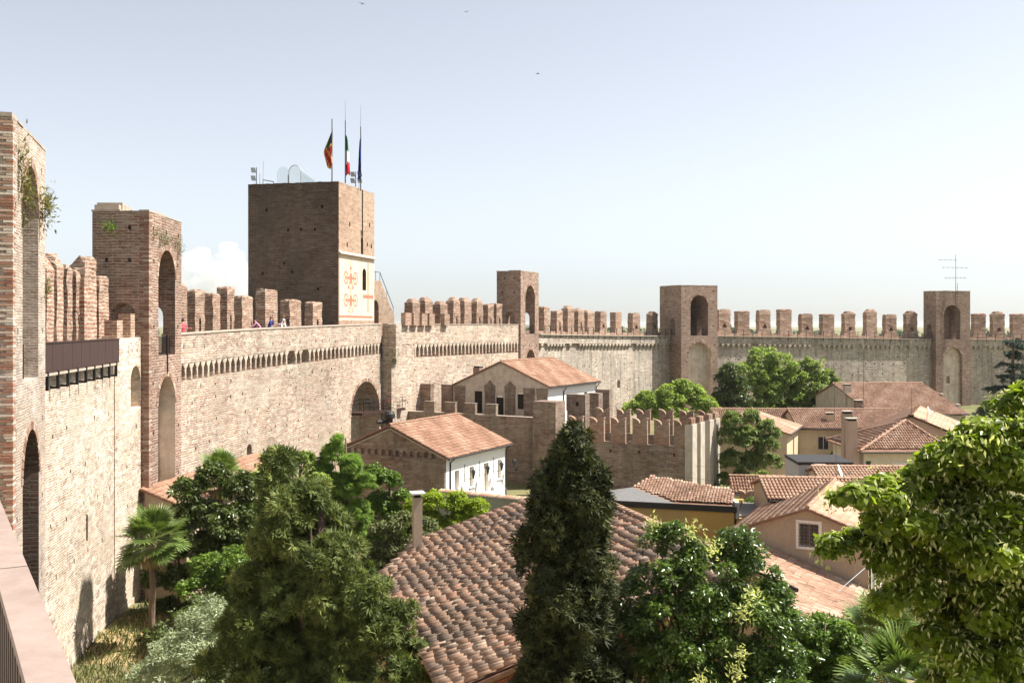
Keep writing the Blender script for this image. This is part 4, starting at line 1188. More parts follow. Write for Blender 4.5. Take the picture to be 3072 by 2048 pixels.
for u, hh in ((1281, 2.75), (1344, 2.75)):
    q, d, z = PR.pos(PR.at_u(u, 2.7), 2.7); dd = Vector((d.x, d.y, 0)); nn = Vector((-d.y, d.x, 0))
    m = MB(); m.obox((q.x, q.y, z-.95+1.75), dd*.62, nn*.3, (0, 0, 1.75)); m.obox((q.x, q.y, z-.95+3.54), dd*.65, nn*.33, (0, 0, .05)); part(rw, m, 'tall_merlon', MT['rocca_brick'])
# piers of the ruined corner
for (u, v, Y, w, d_, z1, hole) in ((1647, 1208, 91.0, 1.15, 1.0, 7.65, False), (1735, 1191, 95.0, .95, .5, 8.0, True), (1785, 1192, 97.5, .6, .5, 7.95, False), (1812, 1185, 99.0, .75, .45, 8.2, False)):
    x, y = at(u, Y); m = MB()
    dd = Vector((.88, -.47, 0)); nn = Vector((.47, .88, 0))
    m.obox((x, y, z1/2), dd*w, nn*d_, (0, 0, z1/2+.1))
    o = part(rw, m, 'ruined_pier', MT['rocca_brick'])
    if hole:
        c = MB(); c.obox((x+.1, y, 7.2), dd*.16, nn*2, (0, 0, .2)); cut(o, local(rw, c))
# house with the old merlons walled into its gable
uh, uhw, uhr = house('gabled_house', 'house with walled-in merlons in its grey gable, on the castle wall', (3.4, 95.0), ang_of((.5, .86)), 10.8, 11.0, 8.85, 11.0, 5.1, 'white_plaster', 'tile_orange', zl=8.45, oh=.35, seed=30, jit=.6)
m = MB(); m.extr([(.02, 5.0), (.02, 8.78), (5.1, 10.92), (10.98, 8.38), (10.98, 5.0)], 'x', -.05, -.003); ug = m.build('plastered_gable', MT['old_plaster'], uh, fix=True)
openings(uh, ug, [dict(face='g', c=2.87, w=.85, z0=6.55, z1=8.15, arch=True, rise=.15, depth=.04, pane='void'), dict(face='g', c=5.28, w=.85, z0=5.6, z1=7.8, arch=True, rise=.3, depth=.04, pane='void', name='door'), dict(face='g', c=7.75, w=.9, z0=6.0, z1=8.2, depth=.04, pane='void')])
cc = MB()
for (a, b, z0, z1) in ((2.45, 3.3, 6.55, 8.0), (4.86, 5.7, 5.6, 7.6), (7.3, 8.2, 6.0, 8.15)): cc.box(-.5, .5, a, b, z0, z1)
cut(uhw, cc)
for y in (.55, 2.0, 4.1, 6.4, 9.9):
    m = MB(); w = .58 if y < 9 else .6
    m.box(-.10, -.053, y-w, y+w, 5.2, 8.05); m.box(-.13, -.053, y-w-.03, y+w+.03, 8.05, 8.6 if y not in (4.1, 6.4) else 8.75)
    if y in (4.1, 6.4): m.extr([(y-w*.8, 8.75), (y+w*.8, 8.75), (y, 9.25)], 'x', -.12, -.053)
    m.build('walled_in_merlon', MT['rocca_brick'], uh, fix=True)
openings(uh, uhw, [dict(face='s', c=4.2, w=.7, z0=6.2, z1=7.8, depth=.2, pane='glass_dark'), dict(face='s', c=8.2, w=.7, z0=6.2, z1=7.8, depth=.2, pane='glass_dark')])
downpipe(uh, [(3.2, -.4, 8.6), (3.2, -.06, 8.2), (3.2, -.06, 5)]); downpipe(uh, [(10.6, -.4, 8.6), (10.6, -.06, 8.2), (10.6, -.06, 5)])
chimney(uh, 1.8, 8.9, 8.0, 10.35, .85, .75, 'tower_brick', 'coping')
# bridge from the gate arch to the castle wall
q, d, z = PC.pos(tg, .9)
bs = thing('footbridge', 'dark steel footbridge with railing at the gate arch', 'bridge', (q.x, q.y, 6.1))
e = Vector((-11.2, 98.9)) - q
m = MB(); w2 = .8; dn = e.normalized(); nn = Vector((-dn.y, dn.x))
poly = [(-nn*w2 - dn*.2), (e - nn*w2), (e + nn*w2), (nn*w2 - dn*.2)]
m.prism([(p.x, p.y) for p in poly], .2, .42); m.build('deck', MT['steel_brown'], bs, fix=True)
for sgn in (-1, 1):
    m = MB(); p0 = nn*w2*sgn; p1 = e + nn*w2*sgn; n = 26
    for k in range(n+1):
        p = p0.lerp(p1, k/n); m.tube([(p.x, p.y, .42), (p.x, p.y, 1.5)], .012 if k % 6 else .035, 4)
    for zz in (1.5, 1.1): m.tube([(p0.x, p0.y, zz), (p1.x, p1.y, zz)], .028, 5)
    m.build('railing', MT['iron_dark'], bs)
p = (nn*-w2).lerp(e - nn*w2, .55)
m = MB(); m.box(p.x-.2, p.x+.2, p.y-.05, p.y-.02, 1.1, 1.5); m.build('red_sign', MT['fresco_red'], bs)

# ------------------------------------------------------------------ swallow-tailed (forked) merlons
def fork_merlon(name, mat, w=1.25, h=2.25, t=.42):
    a = w/2; p = [(-a, -.02), (a, -.02), (a, h*.93)]
    hb = h*.985
    p += [(a+.05, h*.94), (a+.05, hb)]
    for k in range(1, 9):
        tt = k/8; p.append((a+.05 - (a+.05)*tt, hb - .52*(1-math.sqrt(max(0, 1-tt*tt)))))
    right = p[5:]
    p += [(-x, z) for (x, z) in p[3:-1][::-1]] + [(-a, h*.93)]
    mb = MB(); n = len(p)
    vs = [(x, 0, z) for (x, z) in p] + [(x, t, z) for (x, z) in p]
    fs = [(i, n+i, n+(i+1)%n, (i+1)%n) for i in range(n)] + [tuple(range(n)), tuple(range(2*n-1, n-1, -1))]
    mb.add(vs, fs); me = mb.mesh(name, mat, fix=True)
    bm = bmesh.new(); bm.from_mesh(me); bmesh.ops.triangulate(bm, faces=[f for f in bm.faces if len(f.verts) > 4]); bm.to_mesh(me); bm.free(); box_uv(me)
    return me
MT['fork_brick'] = brick_mat('fork_brick', (.36,.15,.09), (.45,.23,.15), (.50,.41,.32), pale=(.52,.44,.35), pale_lo=.5, pale_hi=.72, grime=.3, rubble=.2, sand=(.46,.32,.22))
FORK = fork_merlon('forked_merlon', MT['fork_brick'])
MT['pier_pale'] = plaster_mat('pier_pale', (.50,.45,.37), .7, (.28,.235,.19), streak=.5, sc=1.0)
P2 = Path([(4.4, 86.9, 4.6), (14.6, 83.0, 4.55)])
fw = curtain('forked_wall', '', P2, .45, None); tag(fw, 'brick wall with swallow-tailed merlons and pale piers at its corner', 'wall')
o = part(fw, strip_mb(P2, 0, .5, lambda z: -.2, lambda z: z), 'masonry', MT['rocca_brick'])
cut(o, local(fw, holes(P2, 0, [3.9, 5.0], 2.6, 1, 10.5, (.1, .12), .25, .3, seed=41)))
def fork_row(root, P, off, us, zadd=0.0, sc=1.0):
    for u in us:
        q, d, z = P.pos(P.at_u(u, off), off)
        ob = link('forked_merlon', FORK, root); ob.location = Vector((q.x, q.y, z+zadd)) - root.location; ob.rotation_euler = (0, 0, math.atan2(d.y, d.x)); ob.scale = (sc, 1, sc*rng.uniform(.97, 1.02))
fork_row(fw, P2, .04, (1727, 1790, 1853.5, 1919, 1984, 2044))
m = MB()
for (ss, hh) in ((1.2, .3), (4.0, .12), (6.2, .2)):
    q, d, z = P2.pos(ss, .25); m.obox((q.x, q.y, z+hh/2), Vector((d.x, d.y, 0))*.4, Vector((-d.y, d.x, 0))*.2, (0, 0, hh/2))
part(fw, m, 'broken_sill', MT['rocca_brick'])
P3 = Path([(6.4, 92.9, 4.7), (18.0, 89.1, 4.7)])
part(fw, strip_mb(P3, 0, .5, lambda z: -.2, lambda z: z), 'rear_masonry', MT['rocca_brick'])
fork_row(fw, P3, .04, (1809, 1870, 1930, 1997, 2059, 2116), .1)
P4 = Path([(14.75, 83.1, 4.5), (18.15, 89.0, 4.6)])
part(fw, strip_mb(P4, .3, .6, lambda z: -.2, lambda z: z), 'side_masonry', MT['pier_pale'])
for s in (.35, 2.35, 4.75, 6.4):
    q, d, z = P4.pos(s, .0); dd = Vector((d.x, d.y, 0)); nn = Vector((-d.y, d.x, 0))
    m = MB(); m.obox((q.x, q.y, 3.1), dd*.55, nn*.34, (0, 0, 3.3)); part(fw, m, 'pier', MT['pier_pale'])
    ob = link('forked_merlon', FORK, fw); p = q + Vector((-d.y, d.x))*(-.22); ob.location = Vector((p.x, p.y, 4.75)) - fw.location; ob.rotation_euler = (0, 0, math.atan2(d.y, d.x)); ob.scale = (.72, 1.1, .98)
# low garden wall with small forked merlons behind the ochre house
P5 = Path([(12.6, 64.5, 2.75), (17.6, 63.2, 2.75)])
lw = curtain('low_forked_wall', '', P5, .4, None); tag(lw, 'low wall with small forked merlons behind the grey terrace', 'wall')
part(lw, strip_mb(P5, 0, .4, lambda z: -.2, lambda z: z), 'masonry', MT['rocca_brick'])
fork_row(lw, P5, .0, (2165, 2237, 2320), 0, .62)

# ------------------------------------------------------------------ ochre house with gravel and tile roof
ob_ = thing('ochre_house', 'ochre house with black fascia, gravel and tile roof beside the cypress', 'house', (5.7, 58.2, 0))
org = Vector((5.7, 58.2, 0))
fl = Vector((5.4, 58.2)); fm = Vector((9.9, 56.85)); fr_ = Vector((12.45, 56.05))
m = MB(); m.prism([fl, fm, (11.0, 61.5), (6.6, 62.5)], -.2, 4.15); m.build('wall', MT['ochre_dull'], ob_, Matrix.Translation(-org), fix=True)
m = MB(); m.prism([fm+Vector((.0,-.004)), fr_, (14.0, 60.5), (11.0, 61.5)], -.2, 4.14); m.build('wall', MT['ochre_plaster'], ob_, Matrix.Translation(-org), fix=True)
m = MB(); m.prism([fl+Vector((-.15,-.12)), fr_+Vector((.12,-.12)), fr_+Vector((.2,.15)), fl+Vector((-.05,.2))], 4.16, 4.50); m.build('fascia', MT['iron_dark'], ob_, Matrix.Translation(-org), fix=True)
D_, E_, F_, G_, H_ = Vector((7.2,59.75,4.98)), Vector((8.5,61.4,5.3)), Vector((12.9,58.4,4.62)), Vector((12.35,56.15,4.50)), Vector((9.3,57.05,4.50))
C_, A_ = Vector((5.4,60.4,4.62)), Vector((5.35,58.15,4.50))
m = MB(); slab(m, [A_, H_, D_, C_], .08); gr_ = m.build('gravel_roof', MT['gravel_roof'], ob_, Matrix.Translation(-org), fix=True)
m = MB(); m.add([H_, G_, F_, D_], [(0,1,2,3)]); m.add([D_, F_, E_], [(0,1,2)]); tr_ = m.build('roof', MT['roof_under'], ob_, Matrix.Translation(-org))
def poly_keep(O, ex, es, pts):
    P = [((p-O).dot(ex), (p-O).dot(es)) for p in pts]
    def f(x, y):
        ins = False; n = len(P)
        for i in range(n):
            (x0, y0), (x1, y1) = P[i], P[(i+1)%n]
            if (y0 > y) != (y1 > y) and x < (x1-x0)*(y-y0)/(y1-y0)+x0: ins = not ins
        return ins
    return f
ex = (G_-H_).normalized(); nn = ex.cross((E_-H_)).normalized(); es = nn.cross(ex).normalized()
O = H_ - ex*3.5
tiles(tr_, Matrix.Translation(org), O-org, ex, es, 9.5, 5.2, 'tile_brown', 100, .175, .30, 51, keep=poly_keep(O, ex, es, [H_, G_, F_, E_, D_]), jit=.8)
# grey terrace roof at its side
m = MB(); slab(m, [Vector((12.7,56.4,3.95)), Vector((16.0,55.0,3.95)), Vector((16.6,59.5,3.95)), Vector((13.6,60.6,3.95))], .12); m.build('terrace_roof', MT['flat_roof'], ob_, Matrix.Translation(-org), fix=True)
m = MB(); m.prism([(12.6,56.2),(16.0,54.8),(16.6,59.5),(13.6,60.6)], -.2, 3.82); m.build('terrace_wall', MT['ochre_plaster'], ob_, Matrix.Translation(-org), fix=True)
m = MB(); m.box(12.55, 12.75, 56.1, 57.6, 3.8, 4.7); m.build('terrace_parapet', MT['grey_plaster'], ob_, Matrix.Translation(-org))

# ------------------------------------------------------------------ foreground house with the big old tile roof
FA = ang_of((-.29, .955))
MT['peach_plaster'] = plaster_mat('peach_plaster', (.60,.38,.22), .2)
MT['terracotta_wall'] = plaster_mat('terracotta_wall', (.42,.14,.08), .3)
fgx = 14.5
def keep_fg(x, y):   # far left corner of the roof is cut off at an angle
    bx = 14.5+.2-x; b = 8.65 - y*.958      # distance along the ridge, distance from the ridge
    a = 14.5 - bx
    return b <= 6.7 + .66*max(0, a) + .1
fh, fhw, fhr = house('tile_roofed_house', 'old house with wide weathered terracotta roof in the foreground', (7.65, 28.5), FA, 14.5, 9.5, 7.27, 7.8, 1.2, 'peach_plaster', 'tile_old', zl=5.31, oh=.35, ohx=.2, n_r=0, n_l=300, seed=60, keep_l=keep_fg, jit=1.0, sag=.11,
                     left_poly=[(-.2, 1.2), (14.7, 1.2), (14.7, 7.8), (11.6, 9.85), (-.2, 9.85)])
c = MB(); c.prism([(11.2, 10.4), (15.2, 7.5), (15.2, 10.4)], -1, 9); cut(fhw, c)
m = MB(); m.extr([(1.3, 6.7), (1.3, 7.5), (9.4, 5.1), (9.4, 4.4)], 'x', -.06, -.003); m.build('gable_band', MT['terracotta_wall'], fh, fix=True)
chimney(fh, 13.6, 7.75, 4.8, 7.9, .34, .34, 'tan_plaster', 'stone_white', ov=.1)
# lower wing on the far right side of it
m = MB(); m.extr([(-3.0, -.2), (-3.0, 5.85), (.02, 7.1), (.02, -.2)], 'x', 12.5, 14.4); m.build('wing_wall', MT['peach_plaster'], fh, fix=True)
m = MB(); slab(m, [(12.3, -3.4, 5.77), (14.7, -3.4, 5.77), (14.7, -.36, 7.05), (12.3, -.36, 7.05)], .09); wr = m.build('wing_roof', MT['roof_under'], fh, fix=True)
tiles(wr, xf((7.65, 28.5, 0), FA), (12.3, -3.4, 5.77), (1,0,0), (0, 1, .421), 2.4, 3.35, 'tile_old', 60, seed=66)

# ------------------------------------------------------------------ tan house with the barred window, and its low outbuilding
th, thw, thr = house('gabled_house', 'tan house with white-framed barred gable window', (16.75, 47.0), ang_of((.43, .9)), 9.0, 6.1, 4.75, 5.75, 2.75, 'tan_plaster', 'tile_pink', zl=4.5, oh=.3, ohx=.3, n_r=80, n_l=80, seed=70, jit=.4)
openings(th, thw, [dict(face='g', c=2.72, w=.95, z0=3.98, z1=5.12, depth=.14, frame='stone_white', bars=True, fw=.13, sashmat='zinc'), dict(face='s', c=2.2, w=.8, z0=1.3, z1=3.4, depth=.15, frame='stone_white', pane='shutter_green'), dict(face='s', c=5.2, w=.8, z0=1.3, z1=3.4, depth=.15, frame='stone_white', pane='shutter_green')])
m = MB(); m.box(-.28, -.01, 5.7, 6.5, 4.0, 4.45); m.build('eave_box', MT['white_paint'], th)
downpipe(th, [(-.1, 6.35, 4.35), (-.1, 6.2, 4.0), (-.1, 6.2, 0)]); downpipe(th, [(-.08, -.08, 4.6), (-.08, -.08, 0)])
obd, obw, obr = house('outbuilding', 'low outbuilding with old tile roof leaning on the tan house', (13.1, 40.0), ang_of((.447, .894)), 7.65, 5.3, 2.15, 3.95, 5.3, 'rocca_brick', 'tile_brown', oh=.3, ohx=.12, n_r=300, seed=80, jit=1.0, cat='outbuilding', sag=.08)
m = MB(); m.extr([(-.3, 1.72), (-.3, 1.95), (5.2, 3.82), (5.2, 3.59)], 'x', -.16, -.13); m.build('barge_board', MT['wood_dark'], obd, fix=True)
m = MB(); m.tube([(-.25, -.3, 1.85), (-.3, .1, 1.2), (-.3, 2.0, 1.0)], .07, 8); m.build('downpipe', MT['iron_dark'], obd)
# small pink-roofed house behind it
sh, shw, shr = house('small_house', 'narrow tan house with pink ribbed tile roof above the tan gable', (14.2, 55.0), ang_of((.998, -.06)), 6.0, 5.0, 5.1, 5.75, 2.3, 'tan_plaster', 'tile_pink', oh=.25, ohx=.2, n_r=180, seed=90, jit=.25)
# ------------------------------------------------------------------ houses further right
HXP = at(2592, 77.0); HXA = ang_of((.995, .02)); mhx = xf((HXP[0], HXP[1], 0), HXA)
hx = thing('cream_house', 'cream house with hipped red tile roof and green shutter, right', 'house', (HXP[0], HXP[1], 0), HXA)
m = MB(); m.box(0, 6.2, 0, 7.0, -.2, 4.95); hxw = m.build('wall', MT['cream_plaster'], hx)
ap = Vector((4.7, 3.5, 6.95)); cs_ = [Vector(p) for p in ((-.45, -.45, 4.98), (6.65, -.45, 4.98), (6.65, 7.45, 4.98), (-.45, 7.45, 4.98))]
m = MB(); m.add(cs_ + [ap] + [c_ - Vector((0, 0, .1)) for c_ in cs_], [(0,1,4), (1,2,4), (2,3,4), (3,0,4), (8,7,6,5), (0,5,6,1), (1,6,7,2), (2,7,8,3), (3,8,5,0)]); hxr = m.build('roof', MT['roof_under'], hx, fix=True)
for k, (A_1, B_1) in enumerate(((cs_[0], cs_[1]), (cs_[1], cs_[2]), (cs_[3], cs_[0]))):
    ex = (B_1-A_1).normalized(); nn = ex.cross(ap-A_1).normalized(); es = nn.cross(ex).normalized()
    tiles(hxr, mhx, A_1, ex, es, (B_1-A_1).length, (ap-A_1).dot(es), 'tile_brown', 0, seed=101+k, jit=.5, keep=poly_keep(A_1, ex, es, [A_1, B_1, ap]))
for k in range(3):
    e0 = cs_[k] if k < 2 else cs_[3]; m = MB(); n = 11
    for q in range(n): p0 = e0.lerp(ap, q/n) + Vector((0, 0, .08)); p1 = e0.lerp(ap, (q+1.1)/n) + Vector((0, 0, .06)); m.tube([p0, p1], [.12, .1], 6)
    o = m.build('hip_tiles', MT['tile_brown'], hxr); o['kind'] = 'stuff'; at_ = o.data.attributes.new('tint', 'FLOAT', 'POINT'); at_.data.foreach_set('value', [rng.uniform(.2, .8) for _ in o.data.vertices])
m = MB(); m.tube([(-.45, -.52, 4.9), (6.65, -.52, 4.9)], .065, 6); m.build('gutter', MT['iron_dark'], hx)
openings(hx, hxw, [dict(face='s', c=2.9, w=1.1, z0=2.3, z1=3.9, depth=.15, frame='stone_white', pane='shutter_green', fw=.16), dict(face='s', c=.35, w=.4, z0=2.2, z1=4.2, depth=.15, pane='shutter_green')])
chimney(hx, -.75, .6, 0, 7.25, .68, .7, 'pink_plaster', 'coping', ov=.1)
chimney(hx, -.25, 3.0, 2, 7.6, .7, .7, 'tan_plaster', 'coping', ov=.06)
pw, pww, pwr = house('pink_house', 'pinkish house with dark gable edge and satellite dish', (42.6, 89.2), ang_of((.43, .9)), 12.0, 13.0, 3.6, 6.2, 6.5, 'pink_plaster', 'tile_pink', oh=.4, ohx=.3, seed=110, jit=.4)
m = MB(); m.obox((-.33, 3.25, 5.0), (.05, 0, 0), (0, 3.5, 1.4), (0, 0, .1)); m.obox((-.33, 9.75, 5.0), (.05, 0, 0), (0, -3.5, 1.4), (0, 0, .1)); m.build('barge_board', MT['wood_dark'], pw)
v1, v1w, v1r = house('old_cream_house', 'old yellowish house with dark window and tile roof behind chimneys', at(2398, 100.0), ang_of((.99, -.06)), 10.5, 9.0, 4.4, 5.75, 4.5, 'yellow_old', 'tile_brown', oh=.4, seed=120, jit=.8)
openings(v1, v1w, [dict(face='s', c=2.4, w=1.1, z0=2.2, z1=3.55, depth=.18, pane='glass_dark', sashmat='white_paint'), dict(face='s', c=3.7, w=.5, z0=2.7, z1=3.6, depth=.15, pane='shutter_green')])
chimney(v1, 3.4, 1.6, 4.5, 5.6, .75, .6, 'yellow_old', 'coping')
va, vaw, var_ = house('corner_house', 'old house wing with sunlit yellow end behind the pale tree', (25.3, 92.0), ang_of((.39, .92)), 8.2, 9.5, 4.65, 6.0, 4.7, 'yellow_old', 'tile_brown', oh=.35, seed=130, jit=.8)
openings(va, vaw, [dict(face='s', c=4.6, w=.8, z0=2.0, z1=3.9, depth=.2, pane='void')])
tb = thing('terrace_house', 'grey flat-roofed annex with small chimney and tile strip', 'house', (*at(2396, 68.0), 0), ang_of((1, -.05)))
m = MB(); m.box(0, 3.6, 0, 4, -.2, 5.15); m.build('wall', MT['grey_plaster'], tb); m = MB(); m.box(-.06, 3.66, -.06, 4.06, 5.16, 5.36); m.build('parapet_cap', MT['iron_dark'], tb)
chimney(tb, 1.25, -.8, 0, 5.1, .6, .55, 'cream_plaster', 'tower_brick', ov=.08)
st, stw, str_ = house('low_house', 'low house with pink tile strip roof and satellite dish', at(2470, 64.5), ang_of((.998, -.03)), 6.0, 4.0, 4.55, 5.1, 2.0, 'cream_plaster', 'tile_pink', oh=.25, seed=140, jit=.5)
zh, zhw, zhr = house('far_house', 'large old house with sagging tile roof beneath the antenna tower', at(2618, 126.0), ang_of((.985, .12)), 12.5, 17.0, 3.4, 6.55, 11.0, 'old_plaster', 'tile_brown', oh=.5, seed=150, jit=1.2, zl=4.6)
m = MB(); m.extr([(.3, 0), (.3, 3.3), (10.9, 6.4), (16.8, 4.5), (16.8, 0)], 'x', 12.503, 12.55); m.build('brick_end', MT['tower_brick'], zh, fix=True)
for y in (2.2, 6.0): m = MB(); m.box(12.56, 12.9, y-.5, y+.5, 0, 3.4+y*.29+.4); m.build('buttress', MT['old_plaster'], zh)
chimney(zh, .2, 7.5, 2.0, 6.6, .9, .8, 'old_plaster', 'coping'); chimney(zh, -.4, 3.0, 0, 4.8, .9, .8, 'tower_brick', 'coping')
bh, bhw, bhr = house('rear_house', 'low tile-roofed house half hidden behind the pale tree', at(2150, 105.0), ang_of((.99, -.1)), 8.0, 8.0, 3.9, 5.4, 4.0, 'cream_plaster', 'tile_brown', oh=.4, seed=160, jit=.6)
gh, ghw, ghr = house('garden_shed', 'small orange-tiled shed below the pale tree', at(2205, 74.0), ang_of((.99, -.1)), 4.2, 3.4, 2.3, 3.1, 1.7, 'cream_plaster', 'tile_orange', oh=.25, seed=165, jit=.6, cat='shed')
# lean-to along the foot of the long wall
lt = thing('lean_to', 'lean-to with bright orange tile roof at the foot of the tower', 'outbuilding', (-19.4, 53.3, 0), math.atan2(1, .16))
m = MB(); m.extr([(-2.1, -.2), (-2.1, 4.9), (.3, 5.75), (.3, -.2)], 'x', .2, 15); m.build('wall', MT['tan_plaster'], lt, fix=True)
m = MB(); slab(m, [(0, -2.4, 4.87), (15.2, -2.4, 4.87), (15.2, .5, 5.92), (0, .5, 5.92)], .09); lr = m.build('roof', MT['roof_under'], lt, fix=True)
tiles(lr, xf((-19.4, 53.3, 0), math.atan2(1, .16)), (0, -2.4, 4.87), (1,0,0), (0, 1, .363), 15.2, 3.05, 'tile_orange', 120, seed=170, jit=.5)
# ------------------------------------------------------------------ foliage
def unit(a): return a / np.maximum(np.linalg.norm(a, axis=-1, keepdims=True), 1e-9)
def rand_dirs(r, n): return unit(r.normal(size=(n, 3)))

LEAF = np.array([(0,0,0), (.42,.30,.07), (1,0,-.06), (.42,-.30,.07)]); LEAF_F = np.array([(0,1,2), (0,2,3)])
SLIM = np.array([(0,0,0), (.4,.15,.05), (1,0,-.10), (.4,-.15,.05)])
HEART = np.array([(0,0,0), (.10,.40,.05), (.55,.40,.06), (1,0,-.14), (.55,-.40,.06), (.10,-.40,.05)]); HEART_F = np.array([(0,1,2), (0,2,3), (0,3,4), (0,4,5)])
def spray(n, spread, w, seed=0):
    """a twig tip: n thin blades fanning out"""
    r = random.Random(seed); v = []; f = []
    for k in range(n):
        a = -spread + 2*spread*k/(n-1) if n > 1 else 0
        b = r.uniform(-.35, .35); ln = r.uniform(.7, 1.0)*math.cos(a*.6)
        d = Vector((math.cos(a), math.sin(a), b)).normalized(); s = Vector((-d.y, d.x, r.uniform(-.4, .4))).normalized()*w
        i = len(v); o = d*.12*k/n
        v += [tuple(o), tuple(d*ln*.45+s), tuple(d*ln), tuple(d*ln*.45-s)]
        f += [(i, i+1, i+2), (i, i+2, i+3)]
    return np.array(v), np.array(f)

def scatter(P, N, D, size, tmpl, faces, tint, mat, name):
    """one mesh of many leaves: P positions, N leaf normals, D leaf directions"""
    Z = unit(N); X = unit(D - (D*Z).sum(1, keepdims=True)*Z); Y = np.cross(Z, X)
    n = len(P); k = len(tmpl)
    V = P[:,None,:] + size[:,None,None]*(tmpl[None,:,0:1]*X[:,None,:] + tmpl[None,:,1:2]*Y[:,None,:] + tmpl[None,:,2:3]*Z[:,None,:])
    F = (faces[None] + (np.arange(n)*k)[:,None,None]).reshape(-1, faces.shape[1])
    return np_mesh(name, V.reshape(-1, 3), F, mat, np.repeat(tint, k))

def lumps(lobes, r, n_sub, rs):
    """split each big lobe into small leaf clumps scattered over its surface"""
    C = []; Rd = []; OUT = []
    tot = sum(l[3]*l[4]+l[4]*l[5]+l[3]*l[5] for l in lobes)
    for l in lobes:
        c = np.array(l[:3]); e = np.array(l[3:6]); w = (l[3]*l[4]+l[4]*l[5]+l[3]*l[5])/tot
        n = max(4, int(n_sub*w)); d = rand_dirs(r, n)
        d[:,2] = np.where(d[:,2] < -.55, -d[:,2], d[:,2])
        rad = r.uniform(.6, 1.0, (n,1)); sh = r.uniform(size=(n,1)) < .16; rad = np.where(sh, r.uniform(1.0, 1.28, (n,1)), rad)
        C.append(c + d*e*rad); Rd.append(rs*r.uniform(.55, 1.4, n)*np.where(sh[:,0], .55, 1.0)); OUT.append(unit(d/e))
    return np.concatenate(C), np.concatenate(Rd), np.concatenate(OUT)

def foliage(root, lobes, n_sub, n_leaf, rs, size, tmpl, faces, mat, seed, up=.5, droop=.2, name='crown', flat=.75, tint_sh=0.0, inner=.12, outd=.5):
    """leaf clumps: each clump is a loose ball of leaves, so the crown gets lit and shaded lumps and gaps"""
    r = np.random.RandomState(seed)
    C, Rd, OUT = lumps(lobes, r, n_sub, rs)
    w = Rd**2; w = w/w.sum(); idx = r.choice(len(C), n_leaf, p=w)
    d = rand_dirs(r, n_leaf); d = unit(d + OUT[idx]*.55 + np.array([0,0,.25]))
    rad = Rd[idx]*np.where(r.uniform(size=n_leaf) < inner, r.uniform(.2, .7, n_leaf), r.uniform(.72, 1.12, n_leaf))
    P = C[idx] + d*rad[:,None]*np.array([1,1,flat])
    N = unit(d*.55 + np.array([0,0,up]) + r.normal(size=(n_leaf,3))*.45)
    D = unit(d*outd + OUT[idx]*.3 + r.normal(size=(n_leaf,3))*.55 + np.array([0,0,-droop]))
    ct = r.uniform(-.18, .18, len(C))
    tint = np.clip(.5 + ct[idx] + r.normal(size=n_leaf)*.17 + tint_sh, 0, 1)
    sz = size*np.clip(r.normal(1.0, .27, n_leaf), .45, 1.6)
    me = scatter(P, N, D, sz, tmpl, faces, tint, mat, name)
    return link(name, me, root), C, OUT

def trunk(root, h, rad, limbs, seed, mat='bark', lean=(0,0)):
    r = random.Random(seed); mb = MB()
    pts = [(lean[0]*t + r.uniform(-.05,.05)*h*.1*(t>0), lean[1]*t + r.uniform(-.05,.05)*h*.1*(t>0), h*t-(.2 if t == 0 else 0)) for t in (0, .2, .45, .7, 1)]
    mb.tube(pts, [rad*1.25, rad, rad*.85, rad*.65, rad*.4], 8)
    for (x, y, z) in limbs:
        t = r.uniform(.35, .75); b = Vector((lean[0]*t, lean[1]*t, h*t)); e = Vector((x, y, z)); mid = b.lerp(e, .5) + Vector((0, 0, -.08*(e-b).length))
        mb.tube([b, mid, e], [rad*.45, rad*.3, rad*.08], 6)
    return mb.build('trunk', MT[mat], root, smooth=True)

def tree(name, label, base, lobes, leaf, n_sub, n_leaf, rs, size, seed, cat='tree', tmpl=LEAF, faces=LEAF_F, th=None, tr=.18, group=None, **kw):
    root = thing(name, label, cat, (base[0], base[1], base[2] if len(base) > 2 else 0), 0, group)
    zc = max(l[2] for l in lobes)
    trunk(root, th or zc, tr, [(l[0], l[1], l[2]) for l in lobes[:9]], seed)
    foliage(root, lobes, n_sub, n_leaf, rs, size, tmpl, faces, leaf, seed, **kw)
    return root

